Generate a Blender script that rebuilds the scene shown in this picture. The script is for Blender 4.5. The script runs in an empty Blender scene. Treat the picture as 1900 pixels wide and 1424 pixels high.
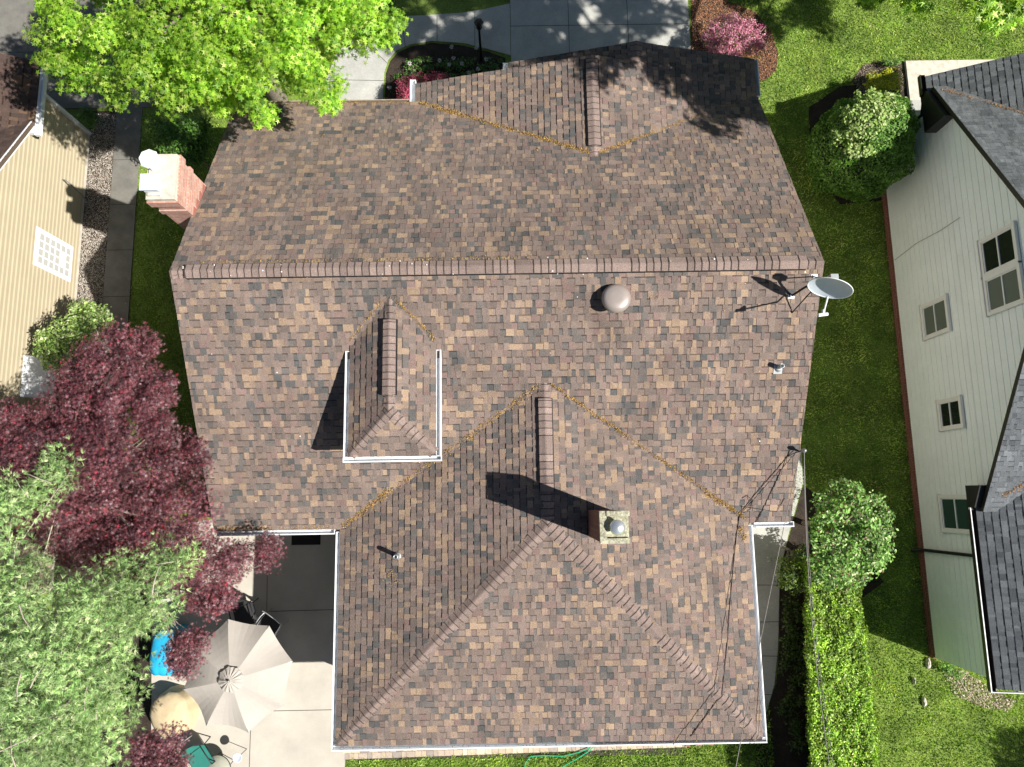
import bpy, math, random
import numpy as np
from mathutils import Vector, Matrix
random.seed(7); rng = np.random.default_rng(11)
scene = bpy.context.scene
COL = scene.collection

# ------------------------------------------------------------------ camera, sky, sun, exposure
FPX = 1320.0; CAMZ = 21.3
TH, RO, PS = .158, -.001, -.016
Rm = (Matrix.Rotation(PS, 3, 'Z') @ Matrix.Rotation(RO, 3, 'Y') @ Matrix.Rotation(TH, 3, 'X'))
cd = bpy.data.cameras.new('camera'); cam = bpy.data.objects.new('camera', cd); COL.objects.link(cam)
cd.sensor_width = 36; cd.lens = 36 * FPX / 1900; cd.clip_start = .1; cd.clip_end = 2000
KG = .906; HZ = 2.0                # ground things are laid out at 21.3 m and brought to true scale by KG; the house is lowered by HZ
cam.matrix_world = Matrix.Translation((0, 0, CAMZ - HZ)) @ Rm.to_4x4()
scene.camera = cam

SUNV = Vector((.90, -.35, 1)).normalized()
w = bpy.data.worlds.new('World'); scene.world = w; w.use_nodes = True
nt = w.node_tree; bg = nt.nodes['Background']
sky = nt.nodes.new('ShaderNodeTexSky'); sky.sky_type = 'NISHITA'; sky.sun_disc = False
sky.sun_elevation = math.asin(SUNV.z); sky.sun_rotation = math.atan2(SUNV.x, SUNV.y)
nt.links.new(sky.outputs[0], bg.inputs[0]); bg.inputs[1].default_value = .038
ld = bpy.data.lights.new('sun', 'SUN'); ld.energy = 5.0; ld.angle = math.radians(.55); ld.color = (1, .955, .88)
sun = bpy.data.objects.new('sun', ld); COL.objects.link(sun)
sun.rotation_euler = SUNV.to_track_quat('Z', 'Y').to_euler()
scene.view_settings.view_transform = 'Standard'; scene.view_settings.look = 'None'
scene.view_settings.exposure = .86; scene.view_settings.gamma = 1
scene.cycles.max_bounces = 6; scene.cycles.transparent_max_bounces = 8

# ------------------------------------------------------------------ helpers
MODE = ['G']
def xf(v):
    v = np.array(v, dtype=float).reshape(-1, 3)
    return v * KG if MODE[0] == 'G' else v - np.array([0, 0, HZ])
def P(px, py, z):
    d = Rm @ Vector(((px - 950) / FPX, -(py - 712) / FPX, -1))
    t = (z - CAMZ) / d.z
    return Vector((d.x * t, d.y * t, z))
def PX(px, py, X):                              # point on the upright plane x = X
    d = Rm @ Vector(((px - 950) / FPX, -(py - 712) / FPX, -1)); t = X / d.x
    return Vector((X, d.y * t, CAMZ + d.z * t))

def tag(o, label=None, cat=None, group=None, kind=None):
    if label: o['label'] = label
    if cat: o['category'] = cat
    if group: o['group'] = group
    if kind: o['kind'] = kind
    return o
def empty(name, loc=(0, 0, 0), rz=0, parent=None):
    o = bpy.data.objects.new(name, None); COL.objects.link(o); o.location = tuple(xf(loc)[0]); o.rotation_euler = (0, 0, rz)
    o.empty_display_size = .2
    if parent: o.parent = parent
    return o

class MB:
    world = True
    def __init__(s): s.v = []; s.f = []; s.c = []; s.sm = []
    def add(s, vs, fs, col=(1, 1, 1), smooth=False):
        b = len(s.v); s.v += [tuple(p) for p in vs]
        for f in fs: s.f.append(tuple(b + i for i in f)); s.c.append(col); s.sm.append(smooth)
        return s
    def box(s, a, b, col=(1, 1, 1)):
        x0, y0, z0 = [min(p, q) for p, q in zip(a, b)]; x1, y1, z1 = [max(p, q) for p, q in zip(a, b)]
        vs = [(x0,y0,z0),(x1,y0,z0),(x1,y1,z0),(x0,y1,z0),(x0,y0,z1),(x1,y0,z1),(x1,y1,z1),(x0,y1,z1)]
        return s.add(vs, [(0,3,2,1),(4,5,6,7),(0,1,5,4),(1,2,6,5),(2,3,7,6),(3,0,4,7)], col)
    def prism(s, poly, z0, z1, col=(1, 1, 1)):   # poly: ccw list of xy (z0/z1 numbers or per-vertex lists)
        n = len(poly)
        a = z0 if hasattr(z0, '__len__') else [z0] * n; b = z1 if hasattr(z1, '__len__') else [z1] * n
        ar = sum(poly[i][0] * poly[(i+1) % n][1] - poly[(i+1) % n][0] * poly[i][1] for i in range(n))
        if ar < 0: poly = poly[::-1]; a = a[::-1]; b = b[::-1]
        vs = [(p[0], p[1], a[i]) for i, p in enumerate(poly)] + [(p[0], p[1], b[i]) for i, p in enumerate(poly)]
        fs = [tuple(range(n))[::-1], tuple(range(n, 2 * n))] + [(i, (i+1) % n, n + (i+1) % n, n + i) for i in range(n)]
        return s.add(vs, fs, col)
    def beam(s, p, q, wd, ht, up=(0, 0, 1), col=(1, 1, 1)):   # box along p-q
        p = Vector(p); q = Vector(q); d = (q - p).normalized(); up = Vector(up)
        if abs(d.dot(up)) > .98: up = Vector((1, 0, 0))
        sd = d.cross(up).normalized() * wd / 2; u = sd.cross(d).normalized() * ht / 2
        vs = [p-sd-u, p+sd-u, p+sd+u, p-sd+u, q-sd-u, q+sd-u, q+sd+u, q-sd+u]
        return s.add(vs, [(0,1,2,3),(7,6,5,4),(0,4,5,1),(1,5,6,2),(2,6,7,3),(3,7,4,0)], col)
    def tube(s, pts, r, n=8, col=(1, 1, 1), cap=True):
        pts = [Vector(p) for p in pts]; rs = r if hasattr(r, '__len__') else [r] * len(pts)
        rings = []; prev = None
        for i, p in enumerate(pts):
            d = (pts[min(i+1, len(pts)-1)] - pts[max(i-1, 0)]).normalized()
            if prev is None: a = d.orthogonal().normalized()
            else: a = (prev - d * prev.dot(d)).normalized()
            prev = a; b = d.cross(a)
            rings.append([p + (a * math.cos(2*math.pi*k/n) + b * math.sin(2*math.pi*k/n)) * rs[i] for k in range(n)])
        vs = [v for rg in rings for v in rg]; fs = []
        for i in range(len(pts) - 1):
            for k in range(n): fs.append((i*n+k, i*n+(k+1) % n, (i+1)*n+(k+1) % n, (i+1)*n+k))
        s.add(vs, fs, col, True)
        if cap: s.add(rings[0], [tuple(range(n))[::-1]], col); s.add(rings[-1], [tuple(range(n))], col)
        return s
    def lathe(s, prof, c=(0, 0, 0), n=28, col=(1, 1, 1), smooth=True, ax=1, ay=1):  # prof [(r,z)]
        vs = []; fs = []
        for r, z in prof:
            for k in range(n): vs.append((c[0] + ax*r*math.cos(2*math.pi*k/n), c[1] + ay*r*math.sin(2*math.pi*k/n), c[2] + z))
        m = len(prof)
        for i in range(m - 1):
            for k in range(n): fs.append((i*n+k, i*n+(k+1) % n, (i+1)*n+(k+1) % n, (i+1)*n+k))
        s.add(vs, fs, col, smooth)
        if prof[0][0] > 1e-4: s.add(vs[:n], [tuple(range(n))[::-1]], col)
        if prof[-1][0] > 1e-4: s.add(vs[-n:], [tuple(range(n))], col)
        return s
    def build(s, name, mat, parent=None):
        if s.world: s.v = [tuple(q) for q in xf(s.v)]
        me = bpy.data.meshes.new(name); me.from_pydata(s.v, [], s.f)
        me.polygons.foreach_set('use_smooth', s.sm)
        nl = len(me.loops); V = np.array(s.v)
        at = me.attributes.new('Col', 'FLOAT_COLOR', 'FACE')
        at.data.foreach_set('color', np.array([(c[0], c[1], c[2], 1) for c in s.c], dtype=np.float32).ravel())
        nm = np.empty(len(me.polygons) * 3, dtype=np.float32); me.polygons.foreach_get('normal', nm); nm = np.abs(nm.reshape(-1, 3))
        tot = np.empty(len(me.polygons), dtype=np.int32); me.polygons.foreach_get('loop_total', tot)
        vi = np.empty(nl, dtype=np.int32); me.loops.foreach_get('vertex_index', vi)
        ax = np.repeat(np.argmax(nm, axis=1), tot); co = V[vi]
        u = np.where(ax == 0, co[:, 1], co[:, 0]); v = np.where(ax == 2, co[:, 1], co[:, 2])
        uv = me.uv_layers.new(name='UVMap'); uv.data.foreach_set('uv', np.stack([u, v], 1).astype(np.float32).ravel())
        me.materials.append(mat); me.update()
        o = bpy.data.objects.new(name, me); COL.objects.link(o)
        if parent:
            o.parent = parent
            pm = Matrix.Identity(4); q = parent
            while q: pm = Matrix.Translation(q.location) @ q.rotation_euler.to_matrix().to_4x4() @ pm; q = q.parent
            o.matrix_parent_inverse = Matrix.Identity(4)
            if getattr(s, 'world', True):          # vertices were given in world space: move them into the parent's
                me.transform(pm.inverted())
        return o
class LB(MB):                                      # vertices given in the parent's local space
    world = False

def np_mesh(name, V, F3, cols, mat, parent=None, smooth=False):
    V = xf(V); me = bpy.data.meshes.new(name); nv = len(V); nf = len(F3)
    me.vertices.add(nv); me.vertices.foreach_set('co', V.astype(np.float32).ravel())
    me.loops.add(nf * 3); me.loops.foreach_set('vertex_index', F3.astype(np.int32).ravel())
    me.polygons.add(nf); me.polygons.foreach_set('loop_start', np.arange(0, nf * 3, 3, dtype=np.int32))
    me.update(calc_edges=True)
    at = me.attributes.new('Col', 'FLOAT_COLOR', 'POINT')
    at.data.foreach_set('color', np.concatenate([cols, np.ones((nv, 1))], 1).astype(np.float32).ravel())
    me.materials.append(mat)
    o = bpy.data.objects.new(name, me); COL.objects.link(o)
    if parent:
        o.parent = parent; me.transform(Matrix.Translation(-Vector(parent.location)))
    return o

# ------------------------------------------------------------------ materials
def mat(name, col=(.5, .5, .5), rough=.7, metal=0, attr=False, noise=0, nscale=6, bump=0, bscale=60, spec=.4, trans=0, tcol=None, speck=0):
    m = bpy.data.materials.new(name); m.use_nodes = True; t = m.node_tree; N = t.nodes; L = t.links
    b = N['Principled BSDF']; b.inputs['Roughness'].default_value = rough; b.inputs['Metallic'].default_value = metal
    b.inputs['Specular IOR Level'].default_value = spec
    tc = N.new('ShaderNodeNewGeometry'); pos = tc.outputs['Position']
    if attr:
        a = N.new('ShaderNodeAttribute'); a.attribute_name = 'Col'; src = a.outputs['Color']
    else:
        a = N.new('ShaderNodeRGB'); a.outputs[0].default_value = (*col, 1); src = a.outputs[0]
    if noise:
        n = N.new('ShaderNodeTexNoise'); n.inputs['Scale'].default_value = nscale; n.inputs['Detail'].default_value = 8
        n.inputs['Roughness'].default_value = .65
        L.new(pos, n.inputs['Vector'])
        r = N.new('ShaderNodeMapRange'); r.inputs['From Min'].default_value = .3; r.inputs['From Max'].default_value = .7
        r.inputs['To Min'].default_value = 1 - noise; r.inputs['To Max'].default_value = 1 + noise
        L.new(n.outputs['Fac'], r.inputs['Value'])
        mx = N.new('ShaderNodeVectorMath'); mx.operation = 'SCALE'; L.new(src, mx.inputs[0]); L.new(r.outputs[0], mx.inputs['Scale']); src = mx.outputs[0]
    if speck:
        n = N.new('ShaderNodeTexNoise'); n.inputs['Scale'].default_value = bscale; n.inputs['Detail'].default_value = 3
        L.new(pos, n.inputs['Vector'])
        r = N.new('ShaderNodeMapRange'); r.inputs['From Min'].default_value = .3; r.inputs['From Max'].default_value = .7
        r.inputs['To Min'].default_value = 1 - speck; r.inputs['To Max'].default_value = 1 + speck
        L.new(n.outputs['Fac'], r.inputs['Value'])
        mx = N.new('ShaderNodeVectorMath'); mx.operation = 'SCALE'; L.new(src, mx.inputs[0]); L.new(r.outputs[0], mx.inputs['Scale']); src = mx.outputs[0]
    L.new(src, b.inputs['Base Color'])
    if bump:
        n = N.new('ShaderNodeTexNoise'); n.inputs['Scale'].default_value = bscale; n.inputs['Detail'].default_value = 4
        L.new(pos, n.inputs['Vector'])
        bp = N.new('ShaderNodeBump'); bp.inputs['Strength'].default_value = bump; bp.inputs['Distance'].default_value = .02
        L.new(n.outputs['Fac'], bp.inputs['Height']); L.new(bp.outputs[0], b.inputs['Normal'])
    if trans:
        tr = N.new('ShaderNodeBsdfTranslucent'); ms = N.new('ShaderNodeMixShader'); ms.inputs[0].default_value = trans
        hs = N.new('ShaderNodeVectorMath'); hs.operation = 'MULTIPLY'; hs.inputs[1].default_value = tcol or (1.3, 1.3, .6)
        L.new(src, hs.inputs[0]); L.new(hs.outputs[0], tr.inputs['Color'])
        L.new(b.outputs[0], ms.inputs[1]); L.new(tr.outputs[0], ms.inputs[2])
        L.new(ms.outputs[0], N['Material Output'].inputs['Surface'])
    return m
def brick_mat(name, c1, c2, mortar, bw=.21, bh=.075):
    m = mat(name, rough=.9); t = m.node_tree; N = t.nodes; L = t.links; b = N['Principled BSDF']
    uv = N.new('ShaderNodeUVMap'); uv.uv_map = 'UVMap'
    k = N.new('ShaderNodeTexBrick'); k.inputs['Scale'].default_value = 1; k.inputs['Brick Width'].default_value = bw
    k.inputs['Row Height'].default_value = bh; k.inputs['Mortar Size'].default_value = .008; k.inputs['Bias'].default_value = 0
    k.inputs['Color1'].default_value = (*c1, 1); k.inputs['Color2'].default_value = (*c2, 1); k.inputs['Mortar'].default_value = (*mortar, 1)
    n = N.new('ShaderNodeTexNoise'); n.inputs['Scale'].default_value = 5; n.inputs['Detail'].default_value = 6
    r = N.new('ShaderNodeMapRange'); r.inputs['To Min'].default_value = .6; r.inputs['To Max'].default_value = 1.4
    mx = N.new('ShaderNodeVectorMath'); mx.operation = 'SCALE'
    L.new(uv.outputs[0], k.inputs['Vector']); L.new(n.outputs['Fac'], r.inputs['Value'])
    L.new(k.outputs['Color'], mx.inputs[0]); L.new(r.outputs[0], mx.inputs['Scale']); L.new(mx.outputs[0], b.inputs['Base Color'])
    bp = N.new('ShaderNodeBump'); bp.inputs['Strength'].default_value = .6; bp.inputs['Distance'].default_value = .01; bp.invert = True
    L.new(k.outputs['Fac'], bp.inputs['Height']); L.new(bp.outputs[0], b.inputs['Normal'])
    return m
M = dict(
    shingle=mat('asphalt_shingle', attr=True, rough=.95, noise=.18, nscale=1.0, bump=.6, bscale=110, speck=.6, spec=.2),
    deck=mat('roof_deck_wood', (.10, .07, .05), .9),
    dark=mat('dark_gap', (.012, .011, .011), .9),
    white=mat('white_painted_metal', (.72, .74, .76), .45, noise=.05),
    whitewood=mat('white_trim', (.78, .78, .76), .6, noise=.04),
    siding_w=mat('white_siding', (.86, .92, .93), .65, noise=.05, nscale=1.2, bump=.05, bscale=30, speck=.03),
    siding_t=mat('tan_siding', (.40, .345, .24), .6, noise=.05, nscale=2),
    siding_b=mat('beige_siding', (.55, .50, .42), .6, noise=.05),
    brick=brick_mat('red_brick', (.50, .27, .21), (.40, .19, .145), (.45, .39, .34)),
    brick2=brick_mat('dark_red_brick', (.22, .07, .05), (.16, .05, .035), (.20, .16, .14)),
    mossy=mat('mossy_mortar', (.34, .33, .24), .95, noise=.6, nscale=9, bump=.5, bscale=30, speck=.3),
    stone=mat('pale_cap_stone', (.50, .46, .39), .9, noise=.25, nscale=7, bump=.3, bscale=40),
    concrete=mat('patio_concrete', (.44, .41, .355), .9, noise=.14, nscale=.9, bump=.12, bscale=60, speck=.08),
    concrete2=mat('driveway_concrete', (.38, .38, .355), .9, noise=.16, nscale=1.3, bump=.15, bscale=50, speck=.16),
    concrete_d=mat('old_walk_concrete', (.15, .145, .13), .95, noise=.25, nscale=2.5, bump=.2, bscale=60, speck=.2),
    gravel=mat('gravel', attr=True, rough=.95, noise=.2, nscale=20),
    joint=mat('joint', (.06, .055, .05), 1),
    paver=mat('paver', attr=True, rough=.9, noise=.15, nscale=20, bump=.2),
    soil=mat('soil', (.030, .022, .016), 1, noise=.4, nscale=4, bump=.6, bscale=25, speck=.4),
    mulch=mat('mulch_chips', attr=True, rough=.95),
    turf=mat('turf', (.13, .19, .035), 1, noise=.45, nscale=1.1, bump=.6, bscale=30, speck=.5),
    blade=mat('grass_blades', attr=True, rough=.6, noise=.35, nscale=1.0, trans=.25, tcol=(1.1, 1.2, .5), spec=.25),
    leaf=mat('leaf', attr=True, rough=.42, trans=.42, tcol=(1.35, 1.35, .35), spec=.4),
    leafm=mat('maple_leaf', attr=True, rough=.35, trans=.28, tcol=(1.8, .6, .6), spec=.3),
    needle=mat('pine_needle', attr=True, rough=.45, trans=.2, spec=.5),
    leafh=mat('glossy_leaf', attr=True, rough=.5, trans=.25, tcol=(1.2, 1.3, .4), spec=.35),
    petal=mat('petal', attr=True, rough=.6, trans=.3, tcol=(1.2, .9, .9)),
    bark=mat('bark', (.19, .16, .13), .95, noise=.4, nscale=14, bump=.6, bscale=40),
    palebark=mat('pale_bark', (.36, .31, .26), .9, noise=.3, nscale=20, bump=.4, bscale=60),
    debris=mat('seed_debris', attr=True, rough=.9),
    taupe=mat('taupe_metal', (.34, .29, .265), .35, metal=.3, noise=.06, spec=.6),
    grey_metal=mat('grey_metal', (.42, .44, .45), .4, metal=.7, noise=.15, nscale=12),
    chrome=mat('bright_metal', (.80, .82, .84), .25, metal=.8),
    oldgutter=mat('litter_filled_gutter', (.30, .24, .18), .8, noise=.3, nscale=20),
    black=mat('black_metal', (.012, .012, .013), .45),
    darkgutter=mat('dark_brown_gutter', (.022, .018, .017), .4),
    dish=mat('dish_paint', (.50, .56, .62), .45, noise=.06, nscale=10, spec=.4),
    cable=mat('cable_sheath', (.035, .025, .022), .6),
    wire=mat('service_wire', (.16, .15, .14), .5),
    glass=mat('window_glass', (.012, .016, .016), .08, spec=.8),
    lattice=mat('lattice_pane', (.42, .42, .40), .4),
    blind=mat('window_shade', (.12, .145, .125), .6), tealglass=mat('teal_glass', (.03, .065, .055), .2),
    fabric=mat('umbrella_fabric', (.43, .395, .36), .9, noise=.05, nscale=3, bump=.15, bscale=200, speck=.12, trans=.12, tcol=(1, 1, 1)),
    blue=mat('blue_tarp', (.02, .36, .62), .4, noise=.1, bump=.4, bscale=9),
    tan=mat('tan_cover_cloth', (.50, .40, .25), .8, noise=.12, bump=.3, bscale=8),
    teal=mat('teal_sling', (.02, .16, .13), .7, noise=.1),
    mesh=mat('dark_sling', (.03, .03, .032), .8),
    hose=mat('green_hose', (.02, .42, .20), .4),
    tableglass=mat('frosted_table_glass', (.33, .33, .27), .12, noise=.12, nscale=5, spec=.6),
    mat_d=mat('doormat_fibre', (.02, .018, .016), 1, speck=.4),
    redpaint=mat('terracotta', (.30, .12, .09), .8, noise=.2),
)

# ------------------------------------------------------------------ clipping and coursed surfaces
def clip(poly, cv):                                # poly against convex ccw cv
    out = poly
    for i in range(len(cv)):
        a = cv[i]; b = cv[(i+1) % len(cv)]; ex, ey = b[0]-a[0], b[1]-a[1]
        inp = out; out = []
        if not inp: return []
        for j in range(len(inp)):
            p = inp[j]; q = inp[(j+1) % len(inp)]
            dp = ex*(p[1]-a[1]) - ey*(p[0]-a[0]); dq = ex*(q[1]-a[1]) - ey*(q[0]-a[0])
            if dp >= 0: out.append(p)
            if (dp >= 0) != (dq >= 0):
                t = dp / (dp - dq); out.append((p[0]+(q[0]-p[0])*t, p[1]+(q[1]-p[1])*t))
    return out
def ccw(p):
    a = sum(p[i][0]*p[(i+1) % len(p)][1] - p[(i+1) % len(p)][0]*p[i][1] for i in range(len(p)))
    return p if a > 0 else p[::-1]
BROWN = [((.190, .145, .124), 34), ((.166, .129, .113), 30), ((.142, .114, .102), 20), ((.182, .128, .114), 12), ((.272, .198, .142), 11), ((.232, .170, .129), 16), ((.088, .086, .085), 9), ((.116, .104, .097), 17)]
SLATE = [((.115, .125, .135), 50), ((.10, .11, .12), 30), ((.14, .152, .165), 14), ((.080, .088, .098), 10)]
DBROWN = [((.075, .05, .042), 50), ((.06, .042, .036), 30), ((.12, .075, .05), 12)]
def pick(pal):
    t = random.uniform(0, sum(w_ for _, w_ in pal))
    for c, w_ in pal:
        t -= w_
        if t <= 0: break
    k = random.uniform(.88, 1.12); return tuple(x * k for x in c)
def courses(mb, pts, O, U, W, expo, thick, pal=None, seg=None, tooth=0, lap=.85, base=-.004, bevel=0):
    """cover the convex polygon pts (3D, in one plane) with overlapping courses; U along the course, W up the slope"""
    O = Vector(O); U = Vector(U).normalized(); W = Vector(W).normalized(); N = U.cross(W)
    sg = 1
    poly = ccw([((Vector(p) - O).dot(U), (Vector(p) - O).dot(W)) for p in pts])
    u0 = min(p[0] for p in poly); u1 = max(p[0] for p in poly); w0 = min(p[1] for p in poly); w1 = max(p[1] for p in poly)
    flip = False
    k = int(math.floor(w0 / expo)); 
    while k * expo < w1:
        a = k * expo; b = a + expo; u = u0 - random.uniform(0, .3); last = None; up = random.random() < .5
        while u < u1:
            if seg: l = seg() 
            else: l = random.choice((.06, .07, .08, .10, .11, .12, .14, .16))
            c = pick(pal) if pal else (1, 1, 1)
            if last is not None and pal and random.random() < .12: c = last
            last = c; up = (not up) if random.random() < .8 else up
            h = tooth * up
            m_b = b - expo * bevel
            if bevel:
                pc = clip([(u, m_b), (u + l, m_b), (u + l, b), (u, b)], poly)
                if len(pc) >= 3: mb.add([O + U * x + W * y + N * (thick * (1 - (y - m_b) / (b - m_b)) + .0005) for x, y in pc], [tuple(range(len(pc)))], c)
                lap = 0
            pc = clip([(u, a), (u + l, a), (u + l, m_b), (u, m_b)], poly)
            u += l
            if len(pc) < 3: continue
            n = len(pc); top = []; bot = []
            for (x, y) in pc:
                q = O + U * x + W * y
                top.append(q + N * (h + thick * (1 - lap * (y - a) / expo))); bot.append(q + N * base)
            fs = [tuple(range(n))] + [((i+1) % n, i, n + i, n + (i+1) % n) for i in range(n)]
            mb.add(top + bot, fs, c)
            if tooth and not up and random.random() < .9:      # the dark pigment band printed on the lower layer of laminated shingles
                pc = clip([(u - l, b - expo * .2), (u, b - expo * .2), (u, b), (u - l, b)], poly)
                if len(pc) >= 3: mb.add([O + U * x + W * y + N * (thick * (1 - lap * (y - a) / expo) + .0012) for x, y in pc], [tuple(range(len(pc)))], tuple(q * .45 for q in c))
        k += 1
def roof_plane(mb, pts, pal=BROWN, expo=.145, thick=.015, tooth=.008):
    """pts: convex polygon in 3D, first two points are the eave"""
    p = [Vector(q) for q in pts]; U = (p[1] - p[0]).normalized(); n = U.cross(p[2] - p[0]).normalized()
    if n.z < 0: U = -U; n = -n
    W = n.cross(U)
    courses(mb, p, p[0], U, W, expo, thick, pal, tooth=tooth)
def deck(mb, pts, t=.16):
    p = [Vector(q) for q in pts]
    mb.prism([(q.x, q.y) for q in p], [q.z - .006 - t for q in p], [q.z - .006 for q in p])
def ridge_caps(mb, A, B, n1, n2, wid=.14, lift=0, expo=.143, pal=None):
    """folded caps along A->B; n1/n2 are the downhill directions of both sides (unit, in the slope planes)"""
    A = Vector(A); B = Vector(B); d = (B - A); Lg = d.length; d.normalize(); n1 = Vector(n1).normalized(); n2 = Vector(n2).normalized()
    up = Vector((0, 0, 1)); k = 0; s = 0
    pal = pal or [((.215, .163, .145), 5), ((.198, .150, .134), 4), ((.232, .176, .156), 2)]
    while s < Lg - .02:
        e = expo * random.uniform(.96, 1.04)
        if random.random() < .035: e *= 2.6
        a = s; b = min(s + e + .02, Lg); c = pick(pal)
        prof = [n1 * wid - up * .002, n1 * wid * .55 + up * .004, up * .014 + n1 * wid * .1, up * .014 + n2 * wid * .1, n2 * wid * .55 + up * .004, n2 * wid - up * .002]
        lo = [A + d * a + q + up * (lift + .010) for q in prof]; hi = [A + d * b + q + up * (lift + .021) for q in prof]
        hb = [q - up * .014 for q in hi]; lb = [q - up * .012 for q in lo]; m = len(prof)
        mid = [A + d * (b - .017) + q + up * (lift + .0205) for q in prof]
        vs = lo + mid + hi + hb + lb
        mb.add(vs, [(i, i+1, m+i+1, m+i) for i in range(m-1)] + [(0, m, 3*m, 4*m), (m-1, 5*m-1, 4*m-1, 2*m-1)], c)
        dk_ = tuple(x * .30 for x in c)
        mb.add(vs, [(m+i, m+i+1, 2*m+i+1, 2*m+i) for i in range(m-1)] + [(2*m+i, 2*m+i+1, 3*m+i+1, 3*m+i) for i in range(m-1)], dk_)
        s += e
def gutter(mb, p, q, side, wd=.13, ht=.12):
    """open channel from p to q hung outside the eave (side = outward unit)"""
    p = Vector(p); q = Vector(q); s = Vector(side).normalized(); z = Vector((0, 0, 1)); t = .012
    d = (q - p).normalized()
    for a, b, c, e in ((0, t, -ht, 0), (t, wd - t, -ht, -ht + t), (wd - t, wd + .012, -ht, .008)):
        vs = [p+s*a+z*c, p+s*b+z*c, p+s*b+z*e, p+s*a+z*e, q+s*a+z*c, q+s*b+z*c, q+s*b+z*e, q+s*a+z*e]
        mb.add(vs, [(0,1,2,3),(7,6,5,4),(0,4,5,1),(1,5,6,2),(2,6,7,3),(3,7,4,0)])
    for r in (p, q - d * .012):
        vs = [r+s*t-z*ht, r+s*(wd-t)-z*ht, r+s*(wd-t), r+s*t]; vs += [v + d*.012 for v in vs]
        mb.add(vs, [(0,1,2,3),(7,6,5,4),(0,4,5,1),(1,5,6,2),(2,6,7,3),(3,7,4,0)])

# ------------------------------------------------------------------ leaves, crowns, grass
def star(nl, r_in=.3, asym=.25):                   # lobed leaf: nl lobes, one triangle each
    V = [(0, 0, 0)]; F = []
    for k in range(nl):
        a = math.pi * (-.8 + 1.6 * k / (nl - 1)); l = 1 - asym * abs(k - (nl-1)/2) / ((nl-1)/2)
        wv = .42 * math.pi / nl * 2.0
        b = len(V)
        V += [(math.cos(a-wv)*r_in, math.sin(a-wv)*r_in, .02), (math.cos(a)*l, math.sin(a)*l, -.12), (math.cos(a+wv)*r_in, math.sin(a+wv)*r_in, .02)]
        F += [(0, b, b+1), (0, b+1, b+2)]
    return np.array(V), np.array(F)
def oval():
    V = [(-.5, 0, 0), (0, -.28, .05), (.5, 0, -.08), (0, .28, .05)]
    return np.array(V), np.array([(0, 1, 2), (0, 2, 3)])
def needle_t():
    return np.array([(0, -.035, 0), (1, 0, 0), (0, .035, 0)]), np.array([(0, 1, 2)])
OAK = star(5, .34); MAPLE = star(7, .2); OVAL = oval(); NEED = needle_t()
def rand_dirs(n):
    v = rng.normal(size=(n, 3)); return v / np.linalg.norm(v, axis=1, keepdims=True)
def place(tmpl, pos, nrm, size, cols, xdir=None):
    """template at every pos, its z along nrm"""
    V, F = tmpl; n = len(pos); nrm = nrm / np.linalg.norm(nrm, axis=1, keepdims=True)
    r = rand_dirs(n) if xdir is None else xdir
    x = r - nrm * (r * nrm).sum(1, keepdims=True); x /= np.linalg.norm(x, axis=1, keepdims=True) + 1e-9; y = np.cross(nrm, x)
    size = np.broadcast_to(size, (n,))
    Q = pos[:, None, :] + size[:, None, None] * (V[None, :, 0:1] * x[:, None, :] + V[None, :, 1:2] * y[:, None, :] + V[None, :, 2:3] * nrm[:, None, :])
    FF = F[None] + (np.arange(n) * len(V))[:, None, None]
    C = np.repeat(cols[:, None, :], len(V), 1)
    return Q.reshape(-1, 3), FF.reshape(-1, 3), C.reshape(-1, 3)
def palette(n, cols, wts, var=.2):
    idx = rng.choice(len(cols), n, p=np.array(wts) / sum(wts)); c = np.array(cols)[idx]
    return c * (1 + var * rng.uniform(-1, 1, (n, 1)))
def inpoly(x, y, poly):
    inside = np.zeros(len(x), bool); n = len(poly)
    for i in range(n):
        x1, y1 = poly[i][0], poly[i][1]; x2, y2 = poly[(i+1) % n][0], poly[(i+1) % n][1]
        c = ((y1 > y) != (y2 > y)) & (x < (x2 - x1) * (y - y1) / (y2 - y1 + 1e-12) + x1); inside ^= c
    return inside
def edge_dist(x, y, poly):
    d = np.full(len(x), 1e9); n = len(poly)
    for i in range(n):
        a = np.array(poly[i][:2], float); b = np.array(poly[(i+1) % n][:2], float); ab = b - a
        t = np.clip(((x - a[0]) * ab[0] + (y - a[1]) * ab[1]) / (ab @ ab), 0, 1)
        d = np.minimum(d, np.hypot(x - a[0] - t * ab[0], y - a[1] - t * ab[1]))
    return d
def fill_outline(outline, n, z_top, z_edge, margin=14, dome=150, noise=.35, zbias=0):
    """clump centres of a crown whose plan is an outline; the crown is a dome z_edge..z_top, and has depth below it"""
    xs = [p[0] for p in outline]; ys = [p[1] for p in outline]; out = []; pts = []
    tries = 0; md = 1e9
    while len(out) < n and tries < 40000:
        tries += 1
        x = random.uniform(min(xs), max(xs)); y = random.uniform(min(ys), max(ys))
        if not inpoly(np.array([x]), np.array([y]), outline)[0]: continue
        e = edge_dist(np.array([x]), np.array([y]), outline)[0]
        if e < margin * random.uniform(.7, 1.3): continue
        if any((x-a)**2 + (y-b)**2 < (dmin(n, xs, ys))**2 for a, b in pts) and random.random() < .92: continue
        pts.append((x, y))
        k = min(1, e / dome); z = z_edge + (z_top - z_edge) * math.sqrt(1 - (1-k)**2) + random.uniform(-noise, noise) + zbias
        out.append(P(x, y, z))
    return out
def dmin(n, xs, ys): return .62 * math.sqrt((max(xs)-min(xs)) * (max(ys)-min(ys)) / n)
TINT = []
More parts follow.
